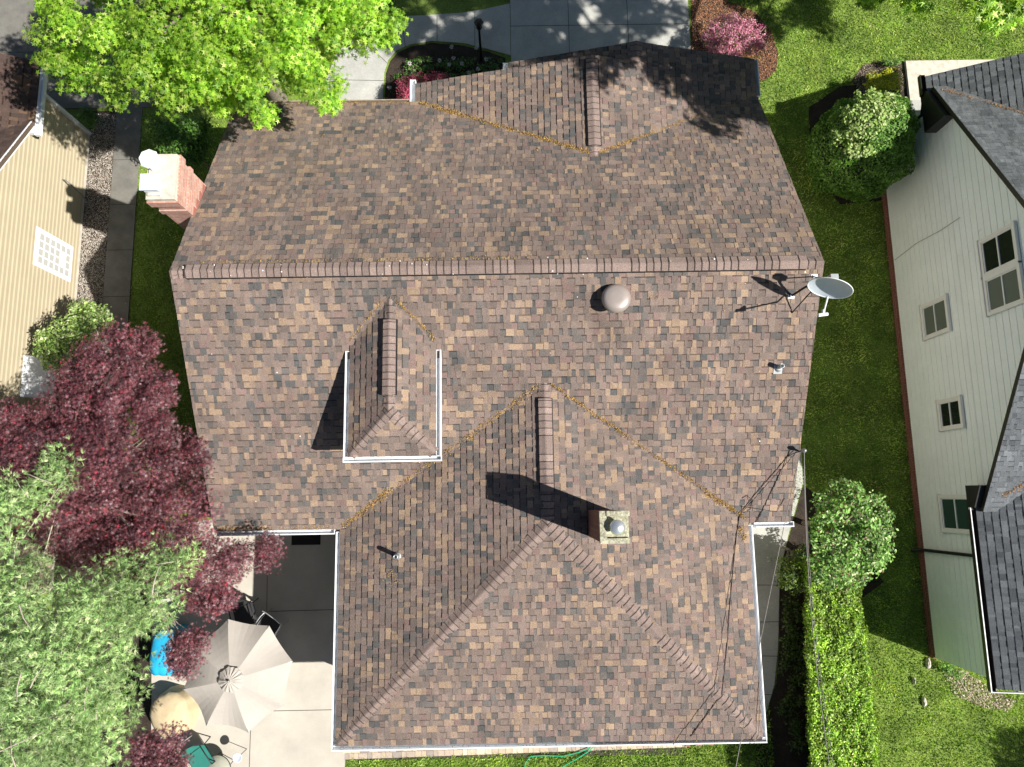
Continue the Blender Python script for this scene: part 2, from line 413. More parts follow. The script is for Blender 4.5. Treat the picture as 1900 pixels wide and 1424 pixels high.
def clump_leaves(cs, per, rad, flat=.55, low=.35):
    pos = []; nr = []; TINT.clear()
    for c in cs:
        r = rad * random.uniform(.7, 1.25); m = int(per * random.uniform(.75, 1.25))
        d = rand_dirs(m); d[:, 2] = np.where((d[:, 2] < 0) & (rng.random(m) > low), -d[:, 2], d[:, 2])
        rr = r * (rng.random((m, 1)) ** .35) * (1 + .25 * rng.normal(size=(m, 1)) * .6)
        TINT.append(np.full(m, random.uniform(.62, 1.22))); pos.append(np.array(c) + d * rr * np.array([1, 1, flat])); nr.append(d * .6 + np.array([0, 0, .75]) + rng.normal(size=(m, 3)) * .42)
    return np.concatenate(pos), np.concatenate(nr)
def limbs(mb, base, cs, r0, forks, every=3, bend=.15, col=(1, 1, 1), n=6):
    """trunk from base through forks, and limbs to some of the clump centres"""
    base = Vector(base); forks = [Vector(f) for f in forks]
    mb.tube([base] + forks, [r0 * 1.25] + [r0 * (1 - .55 * i / max(1, len(forks))) for i in range(len(forks))], 10, col)
    for i, c in enumerate(cs):
        if i % every: continue
        c = Vector(c); f = min(forks, key=lambda q: (q - c).length + max(0, q.z - c.z) * 3); d = c - f
        m = f + d * .5 + Vector((random.uniform(-1, 1), random.uniform(-1, 1), random.uniform(-.3, .8))) * bend * d.length
        r = r0 * .32
        mb.tube([f, f.lerp(m, .6), m, m.lerp(c, .55) + Vector((0, 0, .03)), c - Vector((0, 0, .05))], [r, r * .75, r * .55, r * .35, r * .14], n, col, cap=False)
def tree(name, label, cat, base, r0, forks, cs, per, rad, tmpl, size, cols, wts, leafmat, barkmat='bark', flat=.55, every=3, group=None, var=.22, low=.35):
    t = empty(name, base); tag(t, label, cat, group)
    mb = MB(); limbs(mb, base, cs, r0, forks, every); mb.build('trunk', M[barkmat], t)
    pos, nr = clump_leaves(cs, per, rad, flat, low); n = len(pos)
    sz = size * rng.uniform(.7, 1.25, n)
    V, F, C = place(tmpl, pos, nr, sz, palette(n, cols, wts, var) * np.concatenate(TINT)[:, None])
    np_mesh('crown', V, F, C, M[leafmat], t)
    return t
def grass(name, regions, dens, cols, wts, hgt=.07, wid=.022, excl=(), label=None):
    Vs = []; Cs = []
    for reg in regions:
        xs = [p[0] for p in reg]; ys = [p[1] for p in reg]; ar = (max(xs)-min(xs)) * (max(ys)-min(ys)); n = int(ar * dens)
        x = rng.uniform(min(xs), max(xs), n); y = rng.uniform(min(ys), max(ys), n); k = inpoly(x, y, reg)
        for e in excl: k &= ~inpoly(x, y, e)
        x = x[k]; y = y[k]; Vs.append(np.stack([x, y], 1))
    xy = np.concatenate(Vs); n = len(xy); a = rng.uniform(0, 2*math.pi, n)
    patch = .5 + .3 * np.sin(xy[:, 0]*2.1 + 1.7*np.sin(xy[:, 1]*1.3)) * np.sin(xy[:, 1]*1.9 + 2*np.sin(xy[:, 0]*.9)) + .3 * np.sin(xy[:, 0]*5.3 + 2.1*np.sin(xy[:, 1]*3.7)) * np.sin(xy[:, 1]*4.9 + 1.6*np.sin(xy[:, 0]*4.1))
    h = hgt * rng.uniform(.5, 1.3, n); ww = wid * rng.uniform(.6, 1.3, n)
    b = np.zeros((n, 3, 3)); z0 = .004
    b[:, 0, 0] = xy[:, 0] - np.cos(a)*ww; b[:, 0, 1] = xy[:, 1] - np.sin(a)*ww; b[:, 0, 2] = z0
    b[:, 1, 0] = xy[:, 0] + np.cos(a)*ww; b[:, 1, 1] = xy[:, 1] + np.sin(a)*ww; b[:, 1, 2] = z0
    l = rng.uniform(.2, 1.1, n) * h; a2 = rng.uniform(0, 2*math.pi, n)
    b[:, 2, 0] = xy[:, 0] + np.cos(a2)*l; b[:, 2, 1] = xy[:, 1] + np.sin(a2)*l; b[:, 2, 2] = h
    c = palette(n, cols, wts, .3) * (.68 + .64 * patch[:, None]) * (1 + (patch[:, None] - .5) * np.array([[.35, 0, .2]])); C = np.repeat(c[:, None], 3, 1).reshape(-1, 3)
    F = np.arange(n*3).reshape(-1, 3)
    o = np_mesh(name, b.reshape(-1, 3), F, C, M['blade'])
    return tag(o, label, 'grass', kind='stuff')
def chips(name, regions, dens, size, cols, wts, material, z=.012, excl=(), label=None, cat='mulch', flat=.5, weight=None):
    Vs = []
    for reg in regions:
        xs = [p[0] for p in reg]; ys = [p[1] for p in reg]; n = int((max(xs)-min(xs)) * (max(ys)-min(ys)) * dens)
        x = rng.uniform(min(xs), max(xs), n); y = rng.uniform(min(ys), max(ys), n); k = inpoly(x, y, reg)
        for e in excl: k &= ~inpoly(x, y, e)
        Vs.append(np.stack([x[k], y[k]], 1))
    xy = np.concatenate(Vs); n = len(xy)
    pos = np.concatenate([xy, (z + rng.uniform(0, size*.5, n))[:, None]], 1)
    nr = np.array([0, 0, 1.]) + rng.normal(size=(n, 3)) * flat
    V, F, C = place(OVAL, pos, nr, size * rng.uniform(.5, 1.4, n), palette(n, cols, wts, .3))
    o = np_mesh(name, V, F, C, M[material]); return tag(o, label, cat, kind='stuff')
def debris_strip(A, B, wd, n, nrm=(0, 0, 1), z=.02, jit=1.0):
    A = np.array(A); B = np.array(B); t = rng.random(n)
    lump = (np.sin(t*23 + A[0]) + np.sin(t*57 + 1.3) + np.sin(t*9)) / 3
    keep = rng.random(n) < .55 + .45*lump; t = t[keep]; n = len(t)
    d = (B - A); side = np.cross(d, np.array([0, 0, 1.])); side /= np.linalg.norm(side)
    return A + d * t[:, None] + side * (rng.normal(size=(n, 1)) * wd * .5) + np.array([0, 0, 1.]) * (z + rng.uniform(0, .02, (n, 1)))

def ground_poly(name, pts, z, m, label=None):
    mb = MB(); mb.add([(p[0], p[1], z) for p in ccw([(q[0], q[1]) for q in pts])], [tuple(range(len(pts)))])
    o = mb.build(name, M[m]); return tag(o, kind='structure')
def px(pts, z=0): return [tuple(P(a, b, z))[:2] for a, b in pts]
# ================================================================== SETTING: ground, paving, beds
gmb = MB(); gmb.add([(-150, -150, 0), (150, -150, 0), (150, 150, 0), (-150, 150, 0)], [(0, 1, 2, 3)])
tag(gmb.build('ground', M['turf']), kind='structure')
def slab(name, pts, m='concrete', top=.035, joints=()):
    mb = MB(); mb.prism([tuple(p[:2]) for p in pts], -.05, top); o = mb.build(name, M[m]); tag(o, kind='structure')
    if joints:
        jb = MB()
        for a, b in joints: jb.beam((a[0], a[1], top - .006), (b[0], b[1], top - .006), .016, .02)
        tag(jb.build(name + '_joints', M['joint']), kind='structure')
    return o
def jl(a, b): return (tuple(P(*a, .035))[:2], tuple(P(*b, .035))[:2])
slab('patio_slab', [(-10.9, -9.6), (-4.76, -9.6), (-4.76, -5.2), (-3.3, -5.2), (-3.3, -.2), (-6.6, -.2), (-10.2, -.7)], 'concrete',
     joints=[jl((495, 1135), (640, 1131)), jl((380, 1322), (640, 1317)), jl((466, 1320), (462, 1440)), jl((497, 980), (495, 1135))])
slab('driveway', [(.22, 10.2), (6.1, 10.2), (6.1, 24), (.22, 24)], 'concrete2',
     joints=[((.22, P(1100, 48, 0).y), (6.1, P(1100, 48, 0).y)), ((2.13, 10.2), (2.13, 24)), ((4.08, 10.2), (4.08, 24)), ((.22, P(1100, 48, 0).y + 3.2), (6.1, P(1100, 48, 0).y + 3.2))])
wk_in = [(948, 104), (905, 92), (860, 81), (800, 77), (760, 84), (735, 95), (720, 112), (713, 135), (710, 200)]
wk_out = [(600, 200), (605, 150), (625, 100), (665, 60), (700, 42), (740, 32), (800, 29), (860, 25), (900, 18), (948, 8)]
wkp = px(wk_in + wk_out, 0); wkp[0] = (.205, wkp[0][1]); wkp[-1] = (.205, wkp[-1][1])
slab('front_walk', wkp, 'concrete2', joints=[jl((811, 29), (811, 78)), jl((881, 22), (881, 87)), jl((660, 62), (718, 117)), jl((606, 148), (712, 150)), jl((745, 32), (752, 87))])
slab('side_walk', px([(1470, 815), (1486, 832), (1489, 897), (1464, 985), (1446, 1060), (1443, 1200), (1436, 1270), (1418, 1335), (1400, 1360)]) + [(5.0, -5.2), (5.0, -.3), (5.95, -.3), (5.95, 1.6)], 'concrete2',
     joints=[jl((1385, 1086), (1446, 1086)), jl((1385, 1155), (1446, 1154)), jl((1385, 1217), (1446, 1218)), jl((1385, 1286), (1436, 1290))])
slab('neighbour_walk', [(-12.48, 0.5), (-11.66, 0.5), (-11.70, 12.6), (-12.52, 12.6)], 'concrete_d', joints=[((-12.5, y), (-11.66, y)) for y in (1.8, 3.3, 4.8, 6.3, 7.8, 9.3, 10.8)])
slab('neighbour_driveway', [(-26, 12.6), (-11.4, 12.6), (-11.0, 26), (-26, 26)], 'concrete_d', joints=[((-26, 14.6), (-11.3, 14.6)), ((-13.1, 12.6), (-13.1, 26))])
slab('neighbour_step', [(13.05, 12.4), (16.5, 12.4), (16.5, 13.8), (13.05, 13.8)], 'stone', top=.12)
slab('neighbour_porch_step', [(12.2, 11.3), (14.2, 11.3), (14.2, 12.36), (12.7, 12.36)], 'concrete2', top=.22)
bed_front = px([(938, 108), (905, 96), (860, 85), (800, 80), (762, 87), (738, 98), (724, 114), (716, 137), (713, 215), (940, 240)])
bed_mulch = px([(1282, -10), (1330, -5), (1400, 22), (1432, 60), (1444, 100), (1440, 132), (1420, 150), (1395, 152), (1340, 160), (1282, 160)])
bed_yellow = px([(1580, 150), (1600, 122), (1640, 112), (1680, 120), (1684, 160), (1650, 190), (1600, 180)])
bed_side = px([(1447, 1060), (1490, 900), (1530, 930), (1640, 1080), (1600, 1110), (1510, 1110), (1512, 1440), (1400, 1440), (1405, 1365), (1440, 1270), (1446, 1200)])
bed_holly = px([(1500, 200), (1560, 160), (1700, 150), (1720, 250), (1660, 370), (1560, 380), (1505, 320)])
ground_poly('front_flower_bed', bed_front, .006, 'soil'); ground_poly('azalea_bed', bed_mulch, .006, 'soil'); ground_poly('corner_bed', bed_yellow, .010, 'soil')
ground_poly('hedge_bed', bed_side, .006, 'soil'); ground_poly('holly_bed', bed_holly, .005, 'soil')
ground_poly('side_bed', [(-13.3, -3), (-9.9, -3), (-9.9, -.6), (-11.6, -.2), (-11.6, 3.0), (-13.3, 3.0)], .007, 'soil')
ground_poly('pine_bed', [(-20, -12), (-9.2, -12), (-9.0, -8.2), (-10.2, -6.4), (-10.4, -3), (-20, -3)], .045, 'soil')
ground_poly('gravel_base', [(-13.35, 2.5), (-12.5, 2.5), (-12.54, 12.5), (-13.35, 12.5)], .008, 'soil')
MULC = [(.36, .17, .09), (.28, .13, .07), (.45, .25, .14), (.14, .08, .05)]
chips('mulch', [bed_mulch], 2300, .035, MULC, [5, 4, 3, 2], 'mulch', label='orange brown bark mulch round the azalea by the driveway')
chips('mulch_pale', [bed_yellow], 1500, .035, [(.30, .24, .17), (.2, .16, .12), (.38, .32, .25)], [3, 3, 2], 'mulch', z=.015, label='pale weathered mulch in front of the yellow shrub').name = 'mulch'
chips('gravel', [[(-13.3, 2.6), (-12.5, 2.6), (-12.54, 12.4), (-13.3, 12.4)]], 3500, .032, [(.42, .38, .33), (.26, .23, .20), (.55, .52, .47), (.36, .27, .2)], [4, 4, 3, 2], 'gravel', z=.012, label='pebble gravel strip along the tan siding wall', cat='gravel', flat=.8)
chips('dry_clippings', [px([(1745, 1240), (1790, 1245), (1850, 1285), (1885, 1300), (1870, 1318), (1820, 1312), (1770, 1290)])], 1500, .05, [(.50, .42, .33), (.40, .33, .25), (.60, .52, .42)], [3, 3, 2], 'debris', z=.03, label='pale dry clippings on the grass below the white house corner', cat='clippings', flat=.9)
chips('fallen_petals', [[(-12.4, 2.5), (-7.6, 2.0), (-7.0, 6.2), (-12.3, 6.2)]], 9, .03, [(.6, .58, .5), (.5, .5, .4)], [3, 3], 'debris', z=.05, label='tiny pale petals scattered on the shaded walk and lawn', cat='petals')
G = [(.24, .40, .05), (.31, .48, .08), (.42, .52, .14), (.52, .53, .24), (.15, .27, .035)]
lawnR = [(6.2, 10.3), (8, 10.2), (8, 9.0), (6.2, 7), (6.2, -.4), (8.7, -.8), (9.3, -1.8), (9.5, -9.5), (18, -9.5), (18, -4.6), (11.85, -4.6), (11.85, 10.5), (12.6, 12.3), (13, 13.8), (18, 14), (18, 18), (6.2, 18)]
grass('grass', [lawnR], 900, G, [4, 5, 3, 1.2, 3], .065, .016, excl=[bed_mulch, bed_yellow, bed_holly, bed_side], label='mown green lawn between the brown roofed house and the white house')
grass('grass', [[(-4.74, -7.17), (4.75, -7.0), (4.75, -6.2), (6.2, -6.0), (7.2, -5.8), (7.2, -9.5), (-4.74, -9.5)]], 1300, G, [4, 5, 2, .6, 4], .075, .016, label='green lawn strip below the pavers behind the house')
grass('grass', [[(-11.64, .3), (-6.4, .3), (-6.4, 12.4), (-11.68, 12.4)]], 600, G, [4, 4, 1, .3, 4], .06, .016, label='shaded lawn strip between the chimney and the neighbour walk')
grass('grass', [[(-10.9, 12.6), (-5.8, 12.6), (-5, 15), (-3.4, 16.3), (.1, 17), (.1, 19), (-11, 19)]], 400, G, [4, 4, 1, .3, 4], .06, .016, label='front lawn under the oak beyond the curved walk')
# pavers behind the wing
pv = MB(); y0 = -7.17; row = 0
for r in range(13):
    h = [.16, .21, .13, .21, .16][r % 5]; x = -4.74 - random.uniform(0, .1)
    while x < 4.75:
        l = random.choice((.13, .19, .25)); c = pick([((.46, .38, .28), 5), ((.38, .31, .25), 3), ((.30, .26, .23), 2), ((.52, .44, .34), 3)])
        yy = y0 + .018 * (x + 4.74)
        pv.box((x + .004, yy + .004, -.02), (x + l - .004, yy + h - .004, .035 + random.uniform(-.002, .002)), c); x += l
    y0 += h
pv.box((-4.76, -7.19, -.03), (4.74, -5.0, .02), (.06, .05, .04))
tag(pv.build('paver_path', M['paver']), kind='structure')

# ================================================================== THE HOUSE
EX0, EX1, RY, RZ, SL = -6.56, 6.16, 4.42, 8.0, .535
FY, BY = 9.52, -.64; FZ = RZ - SL*(FY-RY); BZ = RZ - SL*(RY-BY)
MODE[0] = 'H'
house = empty('house', (0, 4, 2)); tag(house, 'large house with brown shingle roof, rear hipped wing and front gables in the middle', 'house')
w_ = MB()
w_.box((-6.2, -.25, 1.9), (5.82, 9.12, 5.05)); w_.box((-3.38, -4.72, 1.9), (4.82, -.26, 4.95)); w_.box((-1.8, 9.13, 1.9), (5.8, 9.75, 4.95)); w_.box((.45, 9.76, 1.9), (5.8, 10.3, 4.95))
for x0, x1 in ((-6.2, -6.1), (5.72, 5.82)):
    w_.add([(x0, -.25, 5.05), (x0, 9.12, 5.05), (x0, RY, 7.55), (x1, -.25, 5.05), (x1, 9.12, 5.05), (x1, RY, 7.55)], [(0, 1, 2), (5, 4, 3), (0, 2, 5, 3), (1, 4, 5, 2)])
for yg, xl, xr, xm, zt in ((9.75, -1.8, 5.8, 2.0, 5.95), (10.3, .45, 5.8, 3.13, 5.62)):
    w_.add([(xl, yg-.1, 4.95), (xr, yg-.1, 4.95), (xm, yg-.1, zt), (xl, yg, 4.95), (xr, yg, 4.95), (xm, yg, zt)], [(0, 2, 1), (3, 4, 5), (0, 3, 5, 2), (1, 2, 5, 4)])
w_.build('wall', M['siding_b'], house)
dm = MB(); dm.box((1.0, 10.3, 2.03), (5.3, 10.345, 4.25))
for i in range(4):
    for j in range(8): dm.box((1.06 + j*.53, 10.345, 2.15 + i*.52), (1.5 + j*.53, 10.36, 2.55 + i*.52))
dm.build('garage_door', M['whitewood'], house)
# main roof
mf = [(EX1, FY, FZ), (EX0, FY, FZ), (EX0, RY, RZ), (EX1, RY, RZ)]; mr = [(EX0, BY, BZ), (EX1, BY, BZ), (EX1, RY, RZ), (EX0, RY, RZ)]
rf = MB(); roof_plane(rf, mf); roof = rf.build('main_roof', M['shingle'], house)
rb = MB(); roof_plane(rb, mr); roofb = rb.build('main_roof', M['shingle'], house)
dk = MB(); deck(dk, mf, .14); deck(dk, mr, .14)
# wing
WX0, WX1, WXm, WZ, WS, HY, SY = -3.78, 5.22, .72, 6.86, .3485, -.56, -5.12
WE = WZ - WS*(WXm - WX0)
wj = RY - (RZ - WZ)/SL                       # where the wing ridge meets the main slope
wl = [(WX0, SY, WE), (WX0, -.15, WE), (WXm, wj+.25, WZ), (WXm, HY, WZ)]
wr = [(WX1, SY, WE), (WX1, -.15, WE), (WXm, wj+.25, WZ), (WXm, HY, WZ)]
wh = [(WX0, SY, WE), (WX1, SY, WE), (WXm, HY, WZ)]
wv = MB()
for p_ in (wl, wr, wh): roof_plane(wv, p_)
wing = wv.build('wing_roof', M['shingle'], house)
for p_ in (wl, wr, wh): deck(dk, p_, .14)
# front gable wing and garage gable
GX0, GX1, GXm, GZ, GS, GY = -2.18, 6.14, 2.0, 6.32, .257, 10.02
GE = GZ - GS*(GXm-GX0); gj = RY + (RZ - GZ)/SL
gl = [(GX0, 9.3, GE), (GX0, GY, GE), (GXm, GY, GZ), (GXm, gj-.25, GZ)]; gr = [(GX1, 9.3, GE), (GX1, GY, GE), (GXm, GY, GZ), (GXm, gj-.25, GZ)]
g_ = MB(); roof_plane(g_, gl); roof_plane(g_, gr); gab = g_.build('front_gable_roof', M['shingle'], house)
AX0, AX1, AXm, AS, AY = .10, 6.17, 3.12, .25, 10.58; AE = 5.21; AZ = AE + AS*(AXm-AX0)
al = [(AX0, 9.6, AE), (AX0, AY, AE), (AXm, AY, AZ), (AXm, 9.6, AZ)]; ar = [(AX1, 9.6, AE), (AX1, AY, AE), (AXm, AY, AZ), (AXm, 9.6, AZ)]
a_ = MB(); roof_plane(a_, al); roof_plane(a_, ar); gar = a_.build('garage_roof', M['shingle'], house)
for p_ in (gl, gr, al, ar): deck(dk, p_, .12)
# dormer
DXm, DZ, DS, DHY, DSY, DW = -2.33, 7.72, .53, 1.66, .83, .86; DE = DZ - DS*DW
dj = RY - (RZ - DZ)/SL
dl = [(DXm-DW, DSY, DE), (DXm-DW, 3.15, DE), (DXm, dj+.2, DZ), (DXm, DHY, DZ)]; dr = [(DXm+DW, DSY, DE), (DXm+DW, 3.15, DE), (DXm, dj+.2, DZ), (DXm, DHY, DZ)]
dh = [(DXm-DW, DSY, DE), (DXm+DW, DSY, DE), (DXm, DHY, DZ)]
db = MB()
db.box((DXm-.74, 1.0, 5.9), (DXm+.74, 3.0, DE-.1)); dormer = db.build('dormer', M['whitewood'], house)
dd = MB()
for p_ in (dl, dr, dh): roof_plane(dd, p_)
dd.build('dormer_roof', M['shingle'], dormer)
for p_ in (dl, dr, dh): deck(dk, p_, .10)
dgl = MB(); dgl.box((DXm-.45, .985, 6.35), (DXm+.45, .998, 6.95)); dgl.build('window', M['glass'], dormer)
dk.build('roof_deck', M['deck'], house)
# ridge and hip caps
def sl(x, y, z): return Vector((x, y, z)).normalized()
rc = MB(); vent = MB()
# ridge vents: raised dark strips under the caps
vent.box((EX0+.33, RY-.145, RZ-.09), (EX1-.36, RY+.145, RZ-.002))
vent.box((WXm-.155, .10, WZ-.06), (WXm+.155, wj-.30, WZ+.004)); vent.box((GXm-.16, gj+.22, GZ-.05), (GXm+.16, GY-.12, GZ+.012)); vent.box((DXm-.15, 1.98, DZ-.08), (DXm+.15, dj-.42, DZ-.004))
ridge_caps(rc, (EX0+.32, RY, RZ), (EX0, RY, RZ), (0, 1, -SL), (0, -1, -SL), .15, 0)
ridge_caps(rc, (EX1-.34, RY, RZ), (EX0+.30, RY, RZ), (0, 1, -.34), (0, -1, -.34), .145, .040)
ridge_caps(rc, (EX1, RY, RZ), (EX1-.36, RY, RZ), (0, 1, -SL), (0, -1, -SL), .15, 0)
rc.build('ridge_cap', M['shingle'], roof)
r2 = MB()
ridge_caps(r2, (WXm, .10, WZ), (WXm, wj-.30, WZ), (1, 0, -.22), (-1, 0, -.22), .14, .036)
ridge_caps(r2, (WXm, HY+.02, WZ), (WXm, .12, WZ), (1, 0, -WS), (-1, 0, -WS), .145, 0); ridge_caps(r2, (WXm, wj-.32, WZ), (WXm, wj+.05, WZ), (1, 0, -WS), (-1, 0, -WS), .145, 0)
def hip(mb, a, b, s1, s2, wid=.15): ridge_caps(mb, a, b, s1, s2, wid, .004)
ddv = Vector((WXm-WX0, HY-SY, 0)).normalized()
hip(r2, (WX0+.05, SY+.05, WE+.01), (WXm, HY, WZ), sl(-ddv.y, ddv.x, -WS*.75), sl(ddv.y, -ddv.x, -WS*.75))
ddv = Vector((WXm-WX1, HY-SY, 0)).normalized()
hip(r2, (WX1-.05, SY+.05, WE+.01), (WXm, HY, WZ), sl(-ddv.y, ddv.x, -WS*.75), sl(ddv.y, -ddv.x, -WS*.75))
r2.build('ridge_cap', M['shingle'], wing)
r3 = MB(); ridge_caps(r3, (GXm, gj+.22, GZ), (GXm, GY-.12, GZ), (1, 0, -.16), (-1, 0, -.16), .14, .038); ridge_caps(r3, (GXm, GY-.14, GZ), (GXm, GY, GZ), (1, 0, -GS), (-1, 0, -GS), .145, 0)
ridge_caps(r3, (GXm, gj-.1, GZ), (GXm, gj+.24, GZ), (1, 0, -GS), (-1, 0, -GS), .145, 0)
r3.build('ridge_cap', M['shingle'], gab)
r3 = MB(); ridge_caps(r3, (AXm, GY+.02, AZ), (AXm, AY, AZ), (1, 0, -AS), (-1, 0, -AS), .145, 0); r3.build('ridge_cap', M['shingle'], gar)
r4 = MB(); ridge_caps(r4, (DXm, 1.98, DZ), (DXm, dj-.42, DZ), (1, 0, -.25), (-1, 0, -.25), .13, .034); ridge_caps(r4, (DXm, DHY, DZ), (DXm, 2.0, DZ), (1, 0, -DS), (-1, 0, -DS), .135, 0)
ridge_caps(r4, (DXm, dj-.44, DZ), (DXm, dj+.03, DZ), (1, 0, -DS), (-1, 0, -DS), .135, 0)
for sx in (-1, 1):
    ddv = Vector((-sx*DW, DHY-DSY, 0)).normalized(); hip(r4, (DXm+sx*(DW-.03), DSY+.04, DE+.01), (DXm, DHY, DZ), sl(-ddv.y, ddv.x, -DS*.7), sl(ddv.y, -ddv.x, -DS*.7), .13)
r4.build('ridge_cap', M['shingle'], dormer)
vent.build('ridge_vent', M['dark'], house)
# gutters and rake boards
def gut(args, m='white', parent=None, **k):
    g = MB(); gutter(g, *args, **k); return g.build('gutter', M[m], parent or house)
gut(((-6.5, BY, BZ-.005), (WX0-.13, BY, BZ-.005), (0, -1, 0)), wd=.10)
gut(((WX0, BY-.06, WE-.005), (WX0, SY-.02, WE-.005), (-1, 0, 0)), wd=.085)
gut(((WX0-.095, SY, WE-.005), (WX1+.10, SY+.02, WE-.005), (0, -1, 0)), wd=.10)
gut(((WX1, SY-.02, WE-.005), (WX1, BY-.06, WE-.005), (1, 0, 0)), wd=.09)
gut(((WX1+.13, BY, BZ-.005), (EX1+.08, BY, BZ-.005), (0, -1, 0)), wd=.10)
gut(((EX0, FY, FZ-.005), (GX0-.15, FY, FZ-.005), (0, 1, 0)), m='oldgutter', wd=.08)
gut(((GX0, FY, GE-.005), (GX0, GY+.12, GE-.005), (-1, 0, 0)))
gut(((AX0, GY+.03, AE-.005), (AX0, AY, AE-.005), (-1, 0, 0)))
gut(((AX1, 9.6, AE-.005), (AX1, AY, AE-.005), (1, 0, 0)), wd=.08)
gut(((DXm-DW, DSY-.02, DE-.01), (DXm-DW, 2.95, DE-.01), (-1, 0, 0)), parent=dormer, wd=.09)
gut(((DXm+DW, DSY-.02, DE-.01), (DXm+DW, 2.95, DE-.01), (1, 0, 0)), parent=dormer, wd=.09)
gut(((DXm-DW-.11, DSY, DE-.01), (DXm+DW+.11, DSY, DE-.01), (0, -1, 0)), parent=dormer, wd=.10)
for x, s in ((EX0, -1), (EX1, 1)):
    fb = MB()
    for ya, za, yb, zb in ((BY, BZ, RY, RZ), (FY, FZ, RY, RZ)): fb.beam((x - s*.025, ya, za-.16), (x - s*.025, yb, zb-.16), .03, .17, (0, 0, 1))
    fb.build('rake_board', M['whitewood'], house)
# left lean-to roof glimpsed beside the maple
lt = MB(); lp = [tuple(P(367, 960, 4.2)), tuple(P(366, 905, 4.2))]
roof_plane(lt, [lp[0], lp[1], (-6.22, lp[1][1], 4.55), (-6.22, lp[0][1], 4.55)]); lto = lt.build('porch_roof', M['shingle'], house)
gut((lp[0], lp[1], (-1, 0, 0)), parent=lto)
lt = MB(); lt.box((lp[0][0]+.2, lp[0][1]+.1, 1.9), (-6.21, lp[1][1]-.1, 4.05)); lt.build('porch_wall', M['siding_b'], house)
# side chimney
ch = MB(); cx0, cx1, cy0, cy1 = -7.02, -6.50, 5.86, 6.76
ch.box((cx0, cy0, 1.9), (cx1, cy1, 8.0)); ch.box((cx0-.03, cy0-.03, 7.45), (cx1+.03, cy1+.03, 7.60)); ch.box((cx0-.05, cy0-.05, 7.85), (cx1+.05, cy1+.05, 8.06))
c1 = ch.build('chimney', M['brick'], house); c1['label'] = 'wide brick chimney with two caps on the gable end'
ch = MB(); ch.box((cx0-.02, cy0-.02, 8.06), (cx1+.02, cy1+.02, 8.16)); ch.box((cx0+.03, cy0+.04, 8.16), (cx1-.25, cy1-.04, 8.20)); ch.build('chimney_crown', M['stone'], c1)
fl = MB(); fl.lathe([(.0, 8.2), (.16, 8.2), (.16, 8.38), (.19, 8.39), (.20, 8.41), (.17, 8.45), (0, 8.46)], (-6.90, 6.56, 0), 8, smooth=False); fl.build('flue_cap', M['white'], c1)
fl = MB(); fx, fy = -6.88, 6.10
fl.box((fx-.15, fy-.14, 8.2), (fx+.15, fy+.14, 8.26))
for i in range(7): fl.box((fx-.14, fy-.135+i*.042, 8.26), (fx+.14, fy-.117+i*.042, 8.36))
fl.box((fx-.18, fy-.17, 8.36), (fx+.18, fy+.17, 8.38)); fl.build('flue_cap', M['dish'], c1)
sf = MB()
for i in range(4): sf.box((cx1-.0, cy0+.01+i*.22, 6.5), (cx1+.012, cy0+.20+i*.22, RZ - SL*(cy0+.1+i*.22-RY)+.12))
sf.build('flashing', M['redpaint'], c1)
# wing chimney
ch = MB(); qx0, qx1, qy0, qy1 = 1.55, 2.03, -.81, -.29
ch.box((qx0, qy0, 5.5), (qx1, qy1, 8.55)); c2 = ch.build('chimney', M['brick2'], house); c2['label'] = 'slim dark brick chimney with a round metal flue on the rear wing'
ch = MB(); ch.box((qx0-.015, qy0-.015, 8.55), (qx1+.015, qy1+.015, 8.63))
ch.box((qx0-.02, qy0-.02, 8.63), (qx0+.10, qy1+.02, 8.72)); ch.box((qx0+.10, qy0-.02, 8.63), (qx1+.02, qy0+.07, 8.70)); ch.box((qx0+.10, qy1-.07, 8.63), (qx1+.02, qy1+.02, 8.74)); ch.build('chimney_crown', M['mossy'], c2)
fl = MB(); fl.lathe([(.10, 8.63), (.10, 8.76), (.135, 8.79), (.135, 8.82), (.08, 8.86), (0, 8.87)], (1.82, -.55, 0), 20); fl.build('flue_cap', M['chrome'], c2)
# vents and pipes
def on_rear(a, b):
    lo, hi = 5.0, 8.2
    for _ in range(40):
        m = (lo+hi)/2; p = P(a, b, m)
        if RZ - SL*(RY-p.y) > m: lo = m
        else: hi = m
    return P(a, b, m)
tv = MB(); c = on_rear(1140, 560); nrm = Vector((0, -SL, 1)).normalized()
tv.lathe([(.20, -.05), (.20, .16), (.27, .15), (.285, .17), (.285, .20), (.25, .255), (.20, .28), (.10, .29), (0, .29)], (c.x, c.y, c.z+.05), 36); o = tv.build('roof_vent', M['taupe'], house)
def pipe(p, h, r, m, n):
    t = MB(); t.lathe([(r, -.2), (r, h), (r*.72, h), (r*.72, h-.12), (0, h-.12)], tuple(p), 16); o = t.build('vent_pipe', M[m], house)
    t = MB(); t.lathe([(r*2.1, -.03), (r*1.6, .03), (r*1.05, .09), (r*1.04, .02)], tuple(p), 16); t.build('pipe_boot', M['grey_metal' if m != 'taupe' else 'taupe'], o)
    t = MB(); t.beam(Vector(p) - n*.0 + Vector((-.15, 0, 0)), Vector(p) + Vector((.15, 0, 0)), .006, .30, n); 
    return o
pz = lambda x: WZ - WS*(WXm-x)
pipe((-2.43, -1.20, pz(-2.43)), .34, .048, 'grey_metal', nrm)
c = on_rear(1443, 683); pipe(c, .26, .045, 'grey_metal', nrm)
fp = MB(); fp.beam((c.x-.09, c.y-.03, c.z-.016+.03), (c.x+.09, c.y-.03, c.z-.016+.03), .2, .008, nrm); fp.build('flashing', M['grey_metal'], house)
